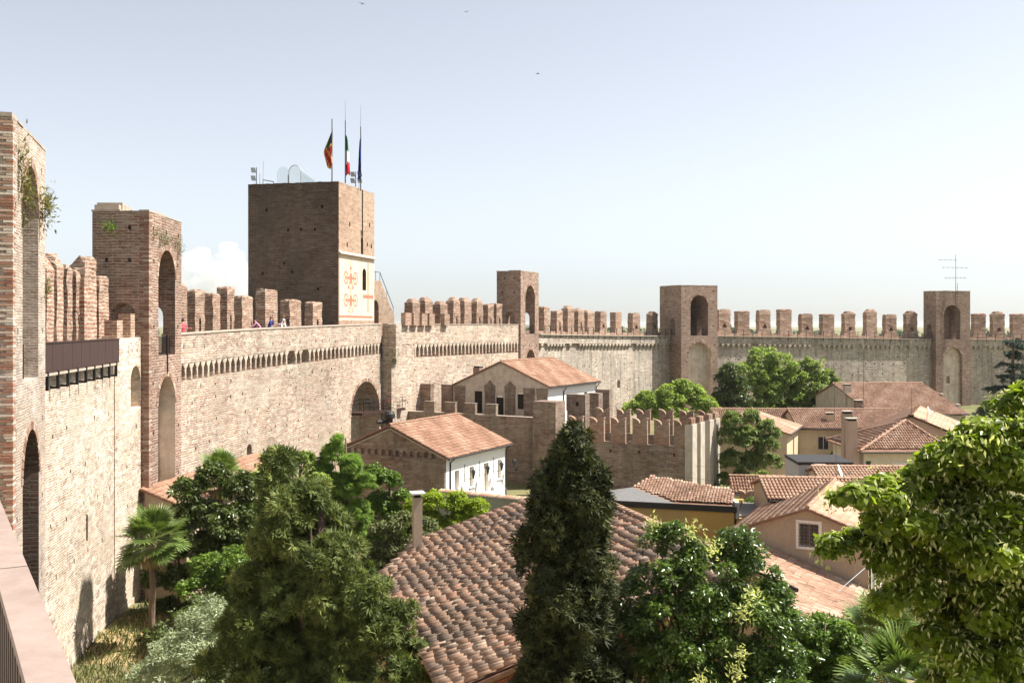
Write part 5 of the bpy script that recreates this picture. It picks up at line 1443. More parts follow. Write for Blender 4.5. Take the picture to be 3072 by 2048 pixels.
LM = {
 'laurel': leaf_mat('leaf_laurel', (0.036,0.054,0.010), (0.071,0.102,0.020), (0.140,0.178,0.038), 0.25, .38, .45),
 'ivy': leaf_mat('leaf_ivy', (0.058,0.094,0.014), (0.123,0.203,0.029), (0.246,0.348,0.058), 0.35, .4, .4),
 'olive': leaf_mat('leaf_olive', (0.171,0.212,0.118), (0.317,0.370,0.225), (0.503,0.555,0.383), 0.25, .5, .3),
 'juniper': leaf_mat('leaf_juniper', (0.035,0.050,0.014), (0.089,0.120,0.031), (0.229,0.252,0.072), 0.22, .6, .2),
 'cypress': leaf_mat('leaf_cypress', (0.016,0.021,0.008), (0.039,0.048,0.016), (0.127,0.132,0.040), 0.1, .6, .2),
 'feather': leaf_mat('leaf_feather', (0.091,0.143,0.026), (0.182,0.286,0.052), (0.312,0.442,0.104), 0.42, .5, .3),
 'bright': leaf_mat('leaf_bright', (0.127,0.172,0.011), (0.241,0.322,0.021), (0.391,0.471,0.046), 0.45, .5, .3),
 'drab': leaf_mat('leaf_drab', (0.068,0.083,0.027), (0.128,0.150,0.053), (0.210,0.225,0.090), 0.3, .5, .3),
 'privet': leaf_mat('leaf_privet', (0.034,0.059,0.010), (0.078,0.131,0.023), (0.184,0.262,0.046), 0.32, .28, .5),
 'linden': leaf_mat('leaf_linden', (0.072,0.102,0.009), (0.167,0.227,0.019), (0.335,0.407,0.042), 0.5, .4, .4),
 'bract': leaf_mat('leaf_bract', (.40,.42,.16), (.58,.58,.26), (.78,.76,.42), .45, .6, .2),
 'town': leaf_mat('leaf_town', (0.092,0.125,0.028), (0.193,0.258,0.055), (0.350,0.442,0.101), 0.42, .5, .3),
 'pale': leaf_mat('leaf_pale', (0.095,0.135,0.041), (0.176,0.230,0.068), (0.284,0.338,0.121), 0.42, .5, .3),
 'magnolia': leaf_mat('leaf_magnolia', (0.021,0.039,0.015), (0.045,0.075,0.024), (0.108,0.144,0.045), 0.12, .3, .5),
 'cedar': leaf_mat('leaf_cedar', (.018,.035,.025), (.035,.06,.042), (.06,.09,.06), .1, .6, .2),
 'palm': leaf_mat('leaf_palm', (0.039,0.072,0.016), (0.098,0.156,0.033), (0.260,0.312,0.091), 0.25, .35, .45),
 'palm_dry': leaf_mat('leaf_palm_dry', (.16,.10,.045), (.27,.19,.09), (.45,.38,.20), .2, .6, .2),
 'far': leaf_mat('leaf_far', (.04,.06,.02), (.07,.10,.035), (.11,.14,.05), .2, .7, .1),
 'weed': leaf_mat('leaf_weed', (.10,.11,.03), (.20,.19,.07), (.32,.28,.13), .3, .6, .2),
}
SP5 = spray(4, .7, .085, 1); SP7 = spray(5, .85, .07, 2)

# tall dark cypress
def cone_lobes(h, prof, n, seed, jx=.25):
    """stack of lobes along a vertical axis; prof gives the radius at height fraction"""
    r = random.Random(seed); out = []
    for k in range(n):
        t = (k+.5)/n; R0 = prof(t)
        m = 3 if R0 > .5 else 2
        for q in range(m):
            a = r.uniform(0, 6.28); o = R0*r.uniform(.15, .5)
            out.append((o*math.cos(a), o*math.sin(a), h*t + r.uniform(-.3, .3), R0*r.uniform(.6, .85), R0*r.uniform(.6, .85), h/n*r.uniform(.9, 1.4)))
    return out
def vl(base, Y, lst, seed=0, flat=.85, jy=.6, shrink=.16):
    """lobes of a crown measured on the photo: (column, row, radius in metres), given depth around distance Y"""
    r = random.Random(seed); out = []
    for (u, v, q) in lst:
        p = at3(u, v, Y + r.uniform(-jy, jy)*min(1.5, q)); q2 = max(.12, q - shrink); out.append((p.x-base[0], p.y-base[1], p.z, q2, q2, q2*flat))
    return out
CB = (1.40, 23.4); rc = random.Random(2); cyl = []
for (v, hw) in ((1290,.42), (1340,.72), (1400,.95), (1460,1.05), (1530,1.12), (1600,1.2), (1680,1.28), (1760,1.36), (1840,1.42), (1920,1.5), (2000,1.52), (2080,1.5), (2180,1.4), (2300,1.3)):
    z = zat(v+98, 23.4); hw = max(.22, hw*1.1-.2)
    for k in range(6):
        a = rc.uniform(0, 6.28); o = hw*rc.uniform(.35, .62); cyl.append((o*math.cos(a), o*math.sin(a), z + rc.uniform(-.25, .25), hw*.46, hw*.46, .55))
cyl.append((-.05, 0, zat(1372, 23.4), .12, .12, .3))
cy = tree('cypress_tree', 'tall dark cypress in front of the old tile roof', CB, cyl, LM['cypress'], 640, 57000, .25, .20, 11, tmpl=SP5[0], faces=SP5[1], th=11.3, tr=.2, up=.3, droop=-.5, flat=1.25, outd=.9, inner=.3)
# big juniper-like conifer left of the roof
JB = (-5.35, 28.0)
jl = vl(JB, 28.0, [(835,1390,.25), (832,1440,.5), (850,1510,.75), (925,1480,.35), (930,1530,.5), (870,1600,1.0), (960,1590,.7), (1010,1560,.35), (880,1700,1.1), (1000,1690,.95), (800,1760,1.1), (920,1800,1.2), (1050,1780,.9), (1130,1760,.5), (760,1900,1.0), (880,1920,1.3), (1020,1900,1.3), (1140,1870,.9), (1215,1850,.5), (690,2010,.7), (820,2030,1.3), (980,2040,1.4), (1120,2010,1.2), (1225,1990,.65), (1255,2030,.4), (900,2180,1.8), (1080,2180,1.6)], 4, .8, .9)
ju = tree('juniper_tree', 'large spreading green conifer left of the old tile roof', JB, jl, LM['juniper'], 600, 50000, .30, .235, 12, tmpl=SP7[0], faces=SP7[1], th=10, tr=.28, up=.25, droop=-.3, flat=.9, outd=1.0, inner=.25)
# privet tree
VB = (4.85, 24.4)
pl = vl(VB, 24.4, [(1980,1640,.55), (2040,1605,.35), (2100,1630,.4), (2210,1640,.45), (2270,1680,.45), (1940,1740,.45), (2030,1750,.8), (2140,1730,.8), (2250,1760,.8), (2335,1780,.42), (1920,1840,.45), (2010,1870,.9), (2140,1880,1.0), (2260,1880,.9), (2350,1880,.5), (1930,1960,.55), (2040,2000,.9), (2180,2010,1.0), (2300,2000,.9), (2385,1990,.45), (2100,2120,1.2), (2280,2120,1.0), (1890,1790,.4), (1880,1900,.45), (1900,2010,.55)], 5, .85, .6, .04)
pv = tree('privet_tree', 'broad glossy dark green tree right of the cypress', VB, pl, LM['privet'], 480, 66000, .27, .112, 13, tmpl=LEAF*np.array([1,.8,1]), faces=LEAF_F, th=8, tr=.16, up=.55, droop=.25, inner=.25)
fr0 = np.random.RandomState(3)   # pale flower heads of the privet
fp3 = np.array([(4.85-1.4-4.85+0, .0, 9.75), (-.55, -.5, 9.75), (-.1, -.7, 9.35), (.75, -1.2, 8.35), (.45, -1.3, 8.0), (.35, -1.6, 7.1), (.25, -1.7, 6.75), (-.55, -1.8, 6.6), (-.2, -2.0, 4.9)])
P = np.concatenate([p + fr0.normal(size=(60,3))*np.array([.11,.11,.13]) for p in fp3]); n = len(P)
link('blossom', scatter(P, rand_dirs(fr0, n), unit(rand_dirs(fr0, n)+np.array([0,0,.8])), np.full(n, .13), SLIM, LEAF_F, fr0.uniform(.2, .9, n), LM['bract'], 'blossom'), pv)
# linden at the right edge
rl = random.Random(31)
LB = Vector((10.6, 16.2, 0)); ll = []
for (u, v, q) in ((2560,1480,.32), (2640,1480,.42), (2720,1450,.45), (2800,1430,.5), (2880,1370,.5), (2950,1330,.5), (3030,1290,.55), (3090,1220,.5), (2700,1560,.55), (2820,1540,.7), (2950,1480,.8), (3070,1420,.8), (2580,1630,.30), (2510,1645,.2),
                  (2660,1650,.42), (2760,1660,.6), (2880,1650,.8), (3010,1640,.9), (2690,1740,.40), (2720,1680,.42), (2740,1800,.42), (2670,1790,.28), (2790,1770,.5), (2810,1840,.4), (2790,1930,.4), (2830,1960,.45), (2910,1800,.75), (3040,1800,.9), (2850,1890,.45), (2960,1930,.8), (3080,1960,.8), (2900,2010,.55), (2880,2080,.6), (2980,2090,.7), (3080,2090,.75), (3170,1600,1.0), (3180,1850,1.0), (3200,1350,.9)):
    p = at3(u, v, 15.6 + rl.uniform(-.7, .7)) - LB; q = max(.1, q-.14); ll.append((p.x, p.y, p.z, q, q, q*.72))
li = thing('linden_tree', 'large linden with hanging pale blossom at the right edge', 'tree', LB)
trunk(li, 11.5, .24, [(l[0], l[1], l[2]) for l in ll if l[0] > -1.6][::3], 14)
_, LC, LO = foliage(li, ll, 460, 46000, .23, .105, HEART, HEART_F, LM['linden'], 14, up=.75, droop=.45, flat=.6, outd=.55)
r = np.random.RandomState(77); n = 13000; idx = r.choice(len(LC), n)
d = unit(rand_dirs(r, n) + LO[idx]*.7 + np.array([0,0,-.1])); P = LC[idx] + d*r.uniform(.18, .36, (n,1))*np.array([1,1,.9])
link('blossom', scatter(P, unit(d+r.normal(size=(n,3))*.5), unit(r.normal(size=(n,3))*.35+np.array([0,0,-1.])+d*.3), r.uniform(.07, .13, n), SLIM*np.array([1,1.2,1]), LEAF_F, r.uniform(.1, .9, n), LM['bract'], 'blossom'), li)
# laurel and friends by the left wall
tree('laurel_tree', 'dense dark laurel beside the palm at the left wall', (-14.6, 50.0), vl((-14.6, 50.0), 50, [(560, 1480, 0.8), (640, 1430, 0.8), (720, 1460, 0.9), (600, 1560, 1.2), (700, 1570, 1.3), (765, 1540, 0.8), (535, 1540, 0.5), (650, 1650, 1.2), (745, 1650, 1.1), (690, 1740, 1.0)], 21, 0.85), LM['laurel'], 440, 38000, .3, .175, 21, tr=.15)
tree('ivy_shrub', 'bright green leafy shrub below the dark laurel', (-14.2, 46.6), vl((-14.2, 46.6), 46.8, [(630, 1700, 0.9), (720, 1690, 0.9), (590, 1780, 0.9), (690, 1790, 1.2), (770, 1770, 0.9), (640, 1870, 1.0), (740, 1870, 1.1), (580, 1880, 0.6)], 22, 0.85), LM['ivy'], 240, 27000, 0.32, 0.14, 22, cat='shrub', tr=.08)
tree('laurel_shrub', 'dark laurel shrub between the palm and the orange lean-to roof', (-17.0, 51.0), vl((-17.0, 51.0), 51, [(500,1570,.7), (465,1640,.7), (540,1640,.8), (480,1730,.8), (555,1740,.9), (500,1830,.8), (565,1850,.8)], 61), LM['laurel'], 260, 22000, .3, .17, 61, cat='shrub', tr=.08, tint_sh=-.05)
tree('low_shrub', 'dark low shrub at the base of the palm trunk', (-15.3, 44.6), [(0,0,.8,.9,.8,.7), (-.9,.5,.6,.6,.6,.5), (.9,.2,1.2,.9,.8,1.0)], LM['laurel'], 60, 6000, .26, .12, 23, cat='shrub', tr=.05)
tree('olive_tree', 'silvery olive tree at the bottom edge, left', (-11.4, 36.0), [(0,0,2.2,1.9,1.7,1.6), (.4,.1,3.5,1.0,.9,.9), (-1.2,0,1.6,1.3,1.2,1.1), (1.4,0,1.8,1.2,1.2,1.2), (.5,.2,4.1,.45,.45,.6)], LM['olive'], 260, 26000, .34, .125, 24, tmpl=SLIM, tr=.14, up=.3, droop=-.2)
tree('feathery_tree', 'light green feathery tree left of the white house gable', (-9.7, 58.5), vl((-9.7, 58.5), 58.5, [(1012, 1315, 0.22), (1008, 1340, 0.35), (1000, 1365, 0.6), (1050, 1395, 0.6), (965, 1415, 0.6), (1030, 1460, 0.9), (1090, 1445, 0.5), (1000, 1530, 0.8), (1070, 1540, 0.75), (1040, 1600, 0.6), (1090, 1590, 0.4)], 25, 0.95, .6, .0), LM['feather'], 460, 19000, .2, .22, 25, tmpl=SP7[0], faces=SP7[1], tr=.13, up=.45, droop=.35, flat=.55, outd=.9)
tree('dense_shrub', 'dark green rounded tree at the brick gable corner', (-7.4, 60.5), vl((-7.4, 60.5), 60.5, [(1120, 1430, 0.7), (1170, 1440, 0.6), (1210, 1495, 0.5), (1140, 1520, 1.0), (1190, 1560, 0.8), (1130, 1610, 1.0), (1205, 1630, 0.75), (1160, 1680, 0.9)], 26, 0.9, .6, .05), LM['ivy'], 420, 26000, .24, .16, 26, tint_sh=-.12)
tree('garden_tree', 'mid green tree between palm top and feathery tree', (-12.3, 58.0), vl((-12.3, 58.0), 58, [(800, 1430, 0.8), (860, 1395, 0.7), (920, 1395, 0.8), (955, 1450, 0.8), (820, 1500, 0.9), (900, 1500, 1.1), (780, 1560, 1.0), (860, 1580, 1.2), (940, 1560, 1.0)], 27, 0.9, .6, .08), LM['town'], 420, 29000, .27, .17, 27, tint_sh=.08)
tree('yellow_green_bush', 'bright yellow-green bush below the white house', (-3.3, 55.5), vl((-3.3, 55.5), 55.5, [(1240, 1520, 0.5), (1300, 1505, 0.7), (1370, 1505, 0.7), (1430, 1525, 0.6), (1465, 1560, 0.4), (1280, 1570, 0.9), (1380, 1570, 0.9), (1330, 1600, 0.8), (1235, 1580, 0.6), (1440, 1600, 0.6)], 28, 0.85), LM['bright'], 420, 30000, .24, .16, 28, cat='bush', tmpl=SLIM*np.array([1,1.4,1]), tr=.1, up=.7)
tree('drab_bush', 'dull olive-brown bush behind the roof chimney', (-5.6, 47.5), vl((-5.6, 47.5), 47.5, [(1150, 1600, 0.6), (1210, 1570, 0.7), (1270, 1585, 0.6), (1315, 1610, 0.4), (1190, 1650, 0.8), (1130, 1670, 0.8), (1250, 1640, 0.8), (1100, 1720, 0.8), (1180, 1730, 0.9)], 29, 0.85), LM['drab'], 220, 24000, 0.3, 0.13, 29, cat='bush', tr=.08)
tree('dark_shrub', 'shadowy shrub between the conifer and the chimney', (-7.6, 42.0), [(0,0,1.9,1.6,1.4,1.6), (1.4,.4,1.5,1.3,1.2,1.2), (-1.2,.2,2.4,1.2,1.1,1.4), (2.6,1.0,1.4,1.0,1.0,1.0)], LM['laurel'], 150, 14000, .36, .16, 30, cat='shrub', tr=.08)
tree('undergrowth_shrub', 'dark undergrowth shrub left of the big conifer', (-10.4, 43.5), [(0,0,1.5,1.7,1.5,1.3), (1.6,.3,2.0,1.3,1.3,1.5), (-1.5,.3,1.1,1.2,1.2,1.0), (.3,.5,3.0,1.2,1.1,1.0)], LM['laurel'], 160, 14000, .36, .16, 33, cat='shrub', tr=.08, tint_sh=.05)
tree('wall_shrub', 'small green shrub at the end of the garden wall', (.6, 58.5), [(0,0,1.9,1.0,.9,1.2), (.9,0,1.4,.7,.7,.9)], LM['town'], 60, 6000, .3, .13, 31, cat='shrub', tr=.06)
tree('corner_bush', 'dark bush at the eave corner of the outbuilding', (11.6, 35.6), [(0,0,2.6,1.5,1.3,1.5), (1.2,.2,3.2,1.1,1.1,1.1), (-1.0,0,1.8,1.0,1.0,1.1), (2.4,.3,3.0,1.2,1.1,1.1), (.6,0,1.3,1.5,1.2,1.0)], LM['laurel'], 200, 20000, .34, .14, 32, cat='bush', tr=.1, tint_sh=.1)
tree('courtyard_shrub', 'bright green shrub between the glossy tree and the near palm', (8.2, 26.2), vl((8.2, 26.2), 26.2, [(2400,1905,.45), (2450,1935,.5), (2510,1905,.45), (2550,1945,.45), (2420,1990,.55), (2490,2000,.55), (2560,2010,.55), (2450,2085,.7), (2545,2090,.7), (2470,1870,.3)], 34, .85, .3, .1), LM['ivy'], 220, 22000, .2, .105, 34, cat='shrub', tr=.06, tint_sh=-.05)
tree('foreground_shrub', 'low glossy shrub at the bottom edge below the privet', (3.3, 20.6), [(0,0,5.3,.9,.7,.6), (-.9,0,5.1,.7,.6,.5), (.9,.1,5.0,.6,.6,.5)], LM['privet'], 70, 8000, .26, .11, 35, cat='shrub', tr=.06, tint_sh=.15)
# trees in the town and along the far wall
tree('town_tree', 'tall light green tree in front of the grey wall', (36.4, 147.0), vl((36.4, 147.0), 147, [(2290, 1085, 1.6), (2340, 1105, 1.7), (2250, 1135, 2.0), (2310, 1160, 2.7), (2370, 1155, 2.1), (2270, 1200, 2.6), (2340, 1220, 2.8), (2300, 1250, 2.4), (2250, 1255, 2.0), (2350, 1265, 2.2)], 41, 0.95, .6, -.6), LM['town'], 420, 30000, 0.62, 0.38, 41, tr=.3, tint_sh=.1)
tree('town_tree', 'spreading green tree right of the tall tree at the grey wall', (45.0, 147.5), vl((45.0, 147.5), 147.5, [(2440, 1115, 1.2), (2482, 1150, 1.2), (2420, 1165, 1.9), (2470, 1195, 1.8), (2430, 1230, 2.4), (2490, 1235, 1.4), (2380, 1245, 2.0)], 42, 0.95, .6, -.6), LM['town'], 360, 24000, 0.6, 0.38, 42, tr=.3)
tree('magnolia_tree', 'dark glossy magnolia left of the tall green tree', (30.6, 138.0), vl((30.6, 138.0), 138, [(2190, 1110, 1.2), (2168, 1145, 1.3), (2212, 1155, 1.5), (2180, 1195, 1.8), (2222, 1205, 1.5), (2160, 1220, 1.2), (2195, 1235, 1.6)], 43, 0.85), LM['laurel'], 220, 12000, 0.5, 0.34, 43, tr=.25)
tree('town_tree', 'rounded bright green tree behind the forked merlons', (19.4, 124.0), vl((19.4, 124.0), 124, [(2050, 1165, 1.0), (2000, 1190, 1.3), (2080, 1190, 1.4), (1940, 1205, 1.1), (2112, 1215, 1.1), (1900, 1228, 0.8), (2020, 1225, 1.7), (2135, 1235, 0.8), (1960, 1240, 1.3)], 44, 0.9, .6, 0), LM['town'], 340, 24000, 0.5, 0.32, 44, tr=.25, tint_sh=.22)
tree('pale_tree', 'airy yellowish green tree right of the pale piers', (21.6, 88.0), vl((21.6, 88.0), 88, [(2195, 1262, 0.7), (2250, 1252, 0.6), (2295, 1285, 0.7), (2185, 1315, 0.8), (2240, 1315, 1.1), (2300, 1335, 0.8), (2325, 1300, 0.35), (2195, 1385, 0.9), (2260, 1385, 0.9), (2315, 1385, 0.6), (2230, 1435, 0.7), (2170, 1440, 0.5)], 45, 0.95, .6, -.05), LM['pale'], 460, 26000, .27, .2, 45, tr=.18)
tree('street_bush', 'small green bush at the foot of the pale piers', (20.2, 84.0), [(0,0,1.0,1.3,1.1,1.0), (1.2,0,1.3,1.0,1.0,.9)], LM['town'], 80, 7000, .32, .17, 46, cat='bush', tr=.08)
tree('courtyard_bush', 'green bush among the small tile roofs, right of the piers', (22.4, 74.0), [(0,0,2.0,1.6,1.3,1.4), (1.4,0,2.2,1.0,1.0,.9)], LM['drab'], 90, 9000, .36, .17, 47, cat='bush', tr=.08, tint_sh=.15)
tree('terrace_vine', 'vine tumbling over the low forked wall', (14.4, 61.5), [(0,0,3.5,.7,.6,.5), (.8,0,3.2,.6,.6,.5)], LM['ivy'], 40, 4000, .22, .12, 48, cat='vine', tr=.04)
tree('ivy_tree', 'small ivy-covered tree below the dark window of the yellowish house', (29.4, 88.0), [(0,0,2.6,1.3,1.2,1.3), (.5,0,3.6,1.1,1.0,.7), (-.8,0,1.6,.8,.8,1.2)], LM['laurel'], 110, 9000, .36, .2, 49, tr=.12, tint_sh=.1)
tree('rear_hedge', 'dark leafy trees between the far house and the cedar', (64.0, 131.0), vl((64.0, 131.0), 131, [(2970,1235,1.4), (3010,1225,1.7), (3060,1228,1.8), (3100,1222,1.8), (3030,1262,1.8), (3080,1265,1.8)], 71), LM['town'], 240, 14000, .5, .34, 71, tr=.2, tint_sh=-.12)
# blue-green cedar at the right edge, layered
cl = []
rr = random.Random(5)
for k in range(9):
    z = 3.5+k*1.15; L = 4.4*(1-k/11)
    for q in range(3):
        a = rr.uniform(0, 6.28); cl.append((L*.55*math.cos(a), L*.55*math.sin(a), z, L*.6, L*.6, .38))
tree('cedar_tree', 'blue-green cedar with layered boughs at the far right edge', (49.6, 99.0), cl, LM['cedar'], 260, 13000, .42, .3, 50, tmpl=SP5[0], faces=SP5[1], th=13.6, tr=.25, up=.8, droop=.05, flat=.45)

# ------------------------------------------------------------------ fan palms
def fan_mesh(name, mat, n, seed, size=.62, dry=False):
    """one fan leaf: stalk plus folded blades radiating from its tip; grows along +X"""
    r = random.Random(seed); V = []; F = []; T = []
    stalk = .75*size/.62
    def quad(a, b, c, d, t):
        i = len(V); V.extend([a, b, c, d]); F.append((i, i+1, i+2, i+3)); T.extend([t]*4)
    for k in range(4):
        x0, x1 = stalk*k/4, stalk*(k+1)/4; z0, z1 = .06*math.sin(x0*2), .06*math.sin(x1*2)
        quad((x0, -.014, z0), (x1, -.012, z1), (x1, .012, z1), (x0, .014, z0), .75)
    for k in range(n):
        a = R(-118) + R(236)*k/(n-1); ln = size*(1.0-.22*abs(a)/2.06)*r.uniform(.9, 1.05); w = .030*size/.62
        fold = .03 if k % 2 else -.0
        pts = []
        for t in (.06, .4, .72, 1.0):
            drp = -.42*t*t*ln*(.35 if not dry else 1.3) + .18*ln*t*abs(math.sin(a))*.4
            pts.append(Vector((stalk + math.cos(a)*ln*t, math.sin(a)*ln*t, .06*math.sin(stalk*2) + fold*t + drp)))
        s = Vector((-math.sin(a), math.cos(a), 0)); tt = r.uniform(.25, .75)
        for j, (w0, w1) in enumerate(((.5, 1.0), (1.0, .75), (.75, .12))):
            quad(pts[j]-s*w*w0, pts[j+1]-s*w*w1, pts[j+1]+s*w*w1, pts[j]+s*w*w0, min(1, tt + (.15 if j == 2 else 0)))
    me = np_mesh(name, np.array([tuple(v) for v in V]), np.array(F), mat, np.array(T))
    return me
FANS = [fan_mesh('frond', LM['palm'], 30, s) for s in range(4)]
DRYF = [fan_mesh('dry_frond', LM['palm_dry'], 20, 9+s, .5, True) for s in range(2)]
def palm(label, base, h, sc, seed, n=42, n_dry=10, tr=.14):
    r = random.Random(seed); root = thing('fan_palm', label, 'palm', (base[0], base[1], 0))
    mb = MB(); k = 14
    mb.tube([(.04*math.sin(i), .04*math.cos(i*1.3), h*i/k - (.2 if i == 0 else 0)) for i in range(k+1)], [tr*(1.0+.12*(i % 2))*(1+.5*max(0, i/k-.6)) for i in range(k+1)], 9)
    mb.build('trunk', MT['palm_bark'], root)
    for i in range(n + n_dry):
        dry = i >= n
        el = R(r.uniform(-48, -80)) if dry else R(88 - 128*((i+.5)/n)**.85 + r.uniform(-8, 8)); az = i*2.399 + r.uniform(-.3, .3)
        o = link('dry_frond' if dry else 'frond', (DRYF if dry else FANS)[r.randrange(2 if dry else 4)], root)
        o.location = (0, 0, h - (.35 if dry else .0) + r.uniform(-.15, .1)); o.rotation_euler = (R(r.uniform(-25, 25)), -el, az)
        s = sc*r.uniform(.82, 1.1)*(.8 if dry else 1); o.scale = (s, s, s)
    return root
palm('fan palm with slim trunk at the foot of the left wall', (-16.25, 45.2), 4.9, 1.35, 1)
palm('fan palm whose crown shows just above the dark laurel', (-16.3, 56.0), 6.2, 1.25, 2, n=34, n_dry=4)
palm('fan palm with bright fans at the bottom edge, right', (9.35, 24.2), 5.75, 1.28, 3, n=44, n_dry=8)
palm('shaded fan palm beneath the linden', (12.2, 33.2), 4.2, 1.3, 4, n=30, n_dry=10)

# ------------------------------------------------------------------ weeds rooted in the towers
def weed(label, parent_m, p, n, spread, seed, mat='weed', hang=0.0, size=.16):
    r = np.random.RandomState(seed); w = parent_m @ Vector(p)
    root = thing('wall_weed', label, 'plant', w)
    pts = r.normal(size=(n,3))*np.array(spread); D = unit(pts + r.normal(size=(n,3))*.25 + np.array([0, 0, .25-hang]))
    link('leaves', scatter(pts, rand_dirs(r, n), D, np.full(n, size)*r.uniform(.6, 1.3, n), SLIM, LEAF_F, r.uniform(0, 1, n), LM[mat], 'leaves'), root)
    mb = MB()
    for k in range(5):
        q = pts[k]; mb.tube([(0, 0, -spread[2]), tuple(q)], [.012, .005], 4)
    mb.build('stem', MT['bark'], root)
m0 = xf((T0N[0], T0N[1], 0), T0A); m1 = xf((T1N[0], T1N[1], 0), T1A)
weed('dry yellow weed high on the near tower corner', m0, (1.0, -.1, 19.5), 220, (.12, .05, .45), 1)
weed('green-yellow weed hanging left of the near tower arch', m0, (1.7, -.1, 18.6), 280, (.22, .05, .34), 2, hang=.2)
weed('brownish weed on the far corner of the near tower top', m0, (5.0, -.12, 18.7), 260, (.2, .05, .36), 3, hang=.2)
weed('wispy weed sticking out from the near tower top corner', m0, (6.2, -.1, 19.0), 170, (.07, .08, .22), 4)
weed('small green tuft halfway up the near tower edge', m0, (6.25, -.05, 15.9), 90, (.05, .08, .14), 5)
weed('dark green tuft high on the shaded face of the crumbling tower', m1, (-.12, 1.9, 19.9), 360, (.14, .42, .16), 6, 'ivy', size=.13)
for k, (x, z) in enumerate(((.75, 19.7), (1.9, 19.5), (2.7, 19.4), (4.6, 19.5), (5.1, 19.1))):
    weed(['leafy tuft near the left corner of the crumbling tower front', 'green tuft above the arch of the crumbling tower', 'small tuft right of the arch top on the crumbling tower', 'yellowish tuft near the right corner of the crumbling tower', 'lowest tuft at the right edge of the crumbling tower'][k], m1, (x, -.1, z), 150, (.16, .1, .2), 20+k, 'drab', .3, .12)
mC = xf((*PD.pos(.3, -.6)[0], 0), 0)
weed('ivy tuft hanging on the wall beside the gate buttress', mC, (0, 0, 11.5), 260, (.28, .28, .5), 30, 'ivy', .6, .15)

# rough grass and weeds on the ground by the left wall
r = np.random.RandomState(91); n = 9000
X = r.uniform(-19.4, -11.5, n); Y = r.uniform(34, 53, n); P = np.stack([X, Y, np.zeros(n)], 1)
gg = link('grass', scatter(P, unit(r.normal(size=(n,3))*np.array([1,1,.15])), unit(r.normal(size=(n,3))*.45+np.array([0,0,1.])), r.uniform(.12, .45, n), SLIM*np.array([1,.5,1]), LEAF_F, r.uniform(0, 1, n), LM['drab'], 'grass')); gg['kind'] = 'stuff'; tag(gg, 'rough dry grass at the foot of the left wall', 'grass')
# ------------------------------------------------------------------ flags and gear on the keep
mk = xf((KN[0], KN[1], 0), KA)
def flag(name, label, u, Yd, ztop, pole_top, z_lo, cols, w, seed, lean, whip=None):
    x, y = at(u, Yd); root = thing(name, label, 'flag', (x, y, KT-.2))
    m = MB(); m.tube([(0, 0, 0), (0, 0, pole_top-KT+.2)], [.06, .045], 7)
    if whip: m.tube([(0, 0, pole_top-KT), (0, 0, whip-KT)], [.02, .008], 5)
    m.build('pole', MT['pole_metal'], root)
    r = random.Random(seed); V = []; F = []; T = []; nx, nz = 10, 18
    H = ztop - z_lo
    for j in range(nz+1):
        t = j/nz; ww = w(t)
        for i in range(nx+1):
            s = i/nx
            xx = lean*ww*s + .05; dy = .16*math.sin(s*9+t*3+seed)*min(1, t*2+.25) + .05*math.sin(s*21)
            V.append((xx, dy, ztop - KT + .2 - H*t - .28*s*(1-t)*H*.5 + .06*math.sin(s*7+seed)))
            T.append((s, t))
    for j in range(nz):
        for i in range(nx): F.append((j*(nx+1)+i, j*(nx+1)+i+1, (j+1)*(nx+1)+i+1, (j+1)*(nx+1)+i))
    me = bpy.data.meshes.new('cloth'); me.from_pydata(V, [], F)
    for c in cols[0]: me.materials.append(c)
    me.polygons.foreach_set('material_index', [cols[1]((f % nx + .5)/nx, (f//nx + .5)/nz) for f in range(nx*nz)])
    me.polygons.foreach_set('use_smooth', [True]*len(F)); me.update(); box_uv(me)
    link('cloth', me, root)
fl_ = {n: plain_mat('flag_'+n, c, .8, .2, var=.1) for n, c in dict(red=(.42,.03,.03), gold=(.70,.42,.10), navy=(.02,.025,.09), green=(.02,.16,.05), white=(.75,.75,.75), crimson=(.50,.015,.02), blue=(.015,.05,.28)).items()}
def venetian(s, t):
    if s < .12: return 1 if t < .9 else 0
    if s > .9 or t > .93: return 1
    if t < .38: return 2 if s < .6 else 3
    if t < .46: return 3 if s > .45 else 1
    return 1 if (int(t*14) + int(s*6)) % 5 == 0 else 0
flag('hanging_flag', 'limp red, blue and gold flag, leftmost on the keep', 996, 94.5, zat(384, 94.5), zat(357, 94.5), zat(505, 94.5), ([fl_['red'], fl_['gold'], fl_['navy'], fl_['green']], venetian), lambda t: .14+.68*min(1, t*1.9) - max(0, t-.6)*.8, 1, -1)
flag('hanging_flag', 'limp green, white and red flag, middle of the keep', 1036, 95.0, zat(402, 95), zat(362, 95), zat(525, 95), ([fl_['green'], fl_['white'], fl_['crimson']], lambda s, t: 0 if t + s*.05 < .38 else (1 if t + s*.12 < .74 else 2)), lambda t: .18+.22*t, 4, 1, zat(293, 95))
flag('hanging_flag', 'limp dark blue flag with pale stars, rightmost on the keep', 1082, 96.5, zat(405, 96.5), zat(380, 96.5), zat(540, 96.5), ([fl_['blue'], fl_['gold']], lambda s, t: 1 if (int(t*18) % 3 == 1 and .3 < t < .65 and .45 < s < .6) else 0), lambda t: .16+.22*t, 2, -1, zat(310, 96.5))
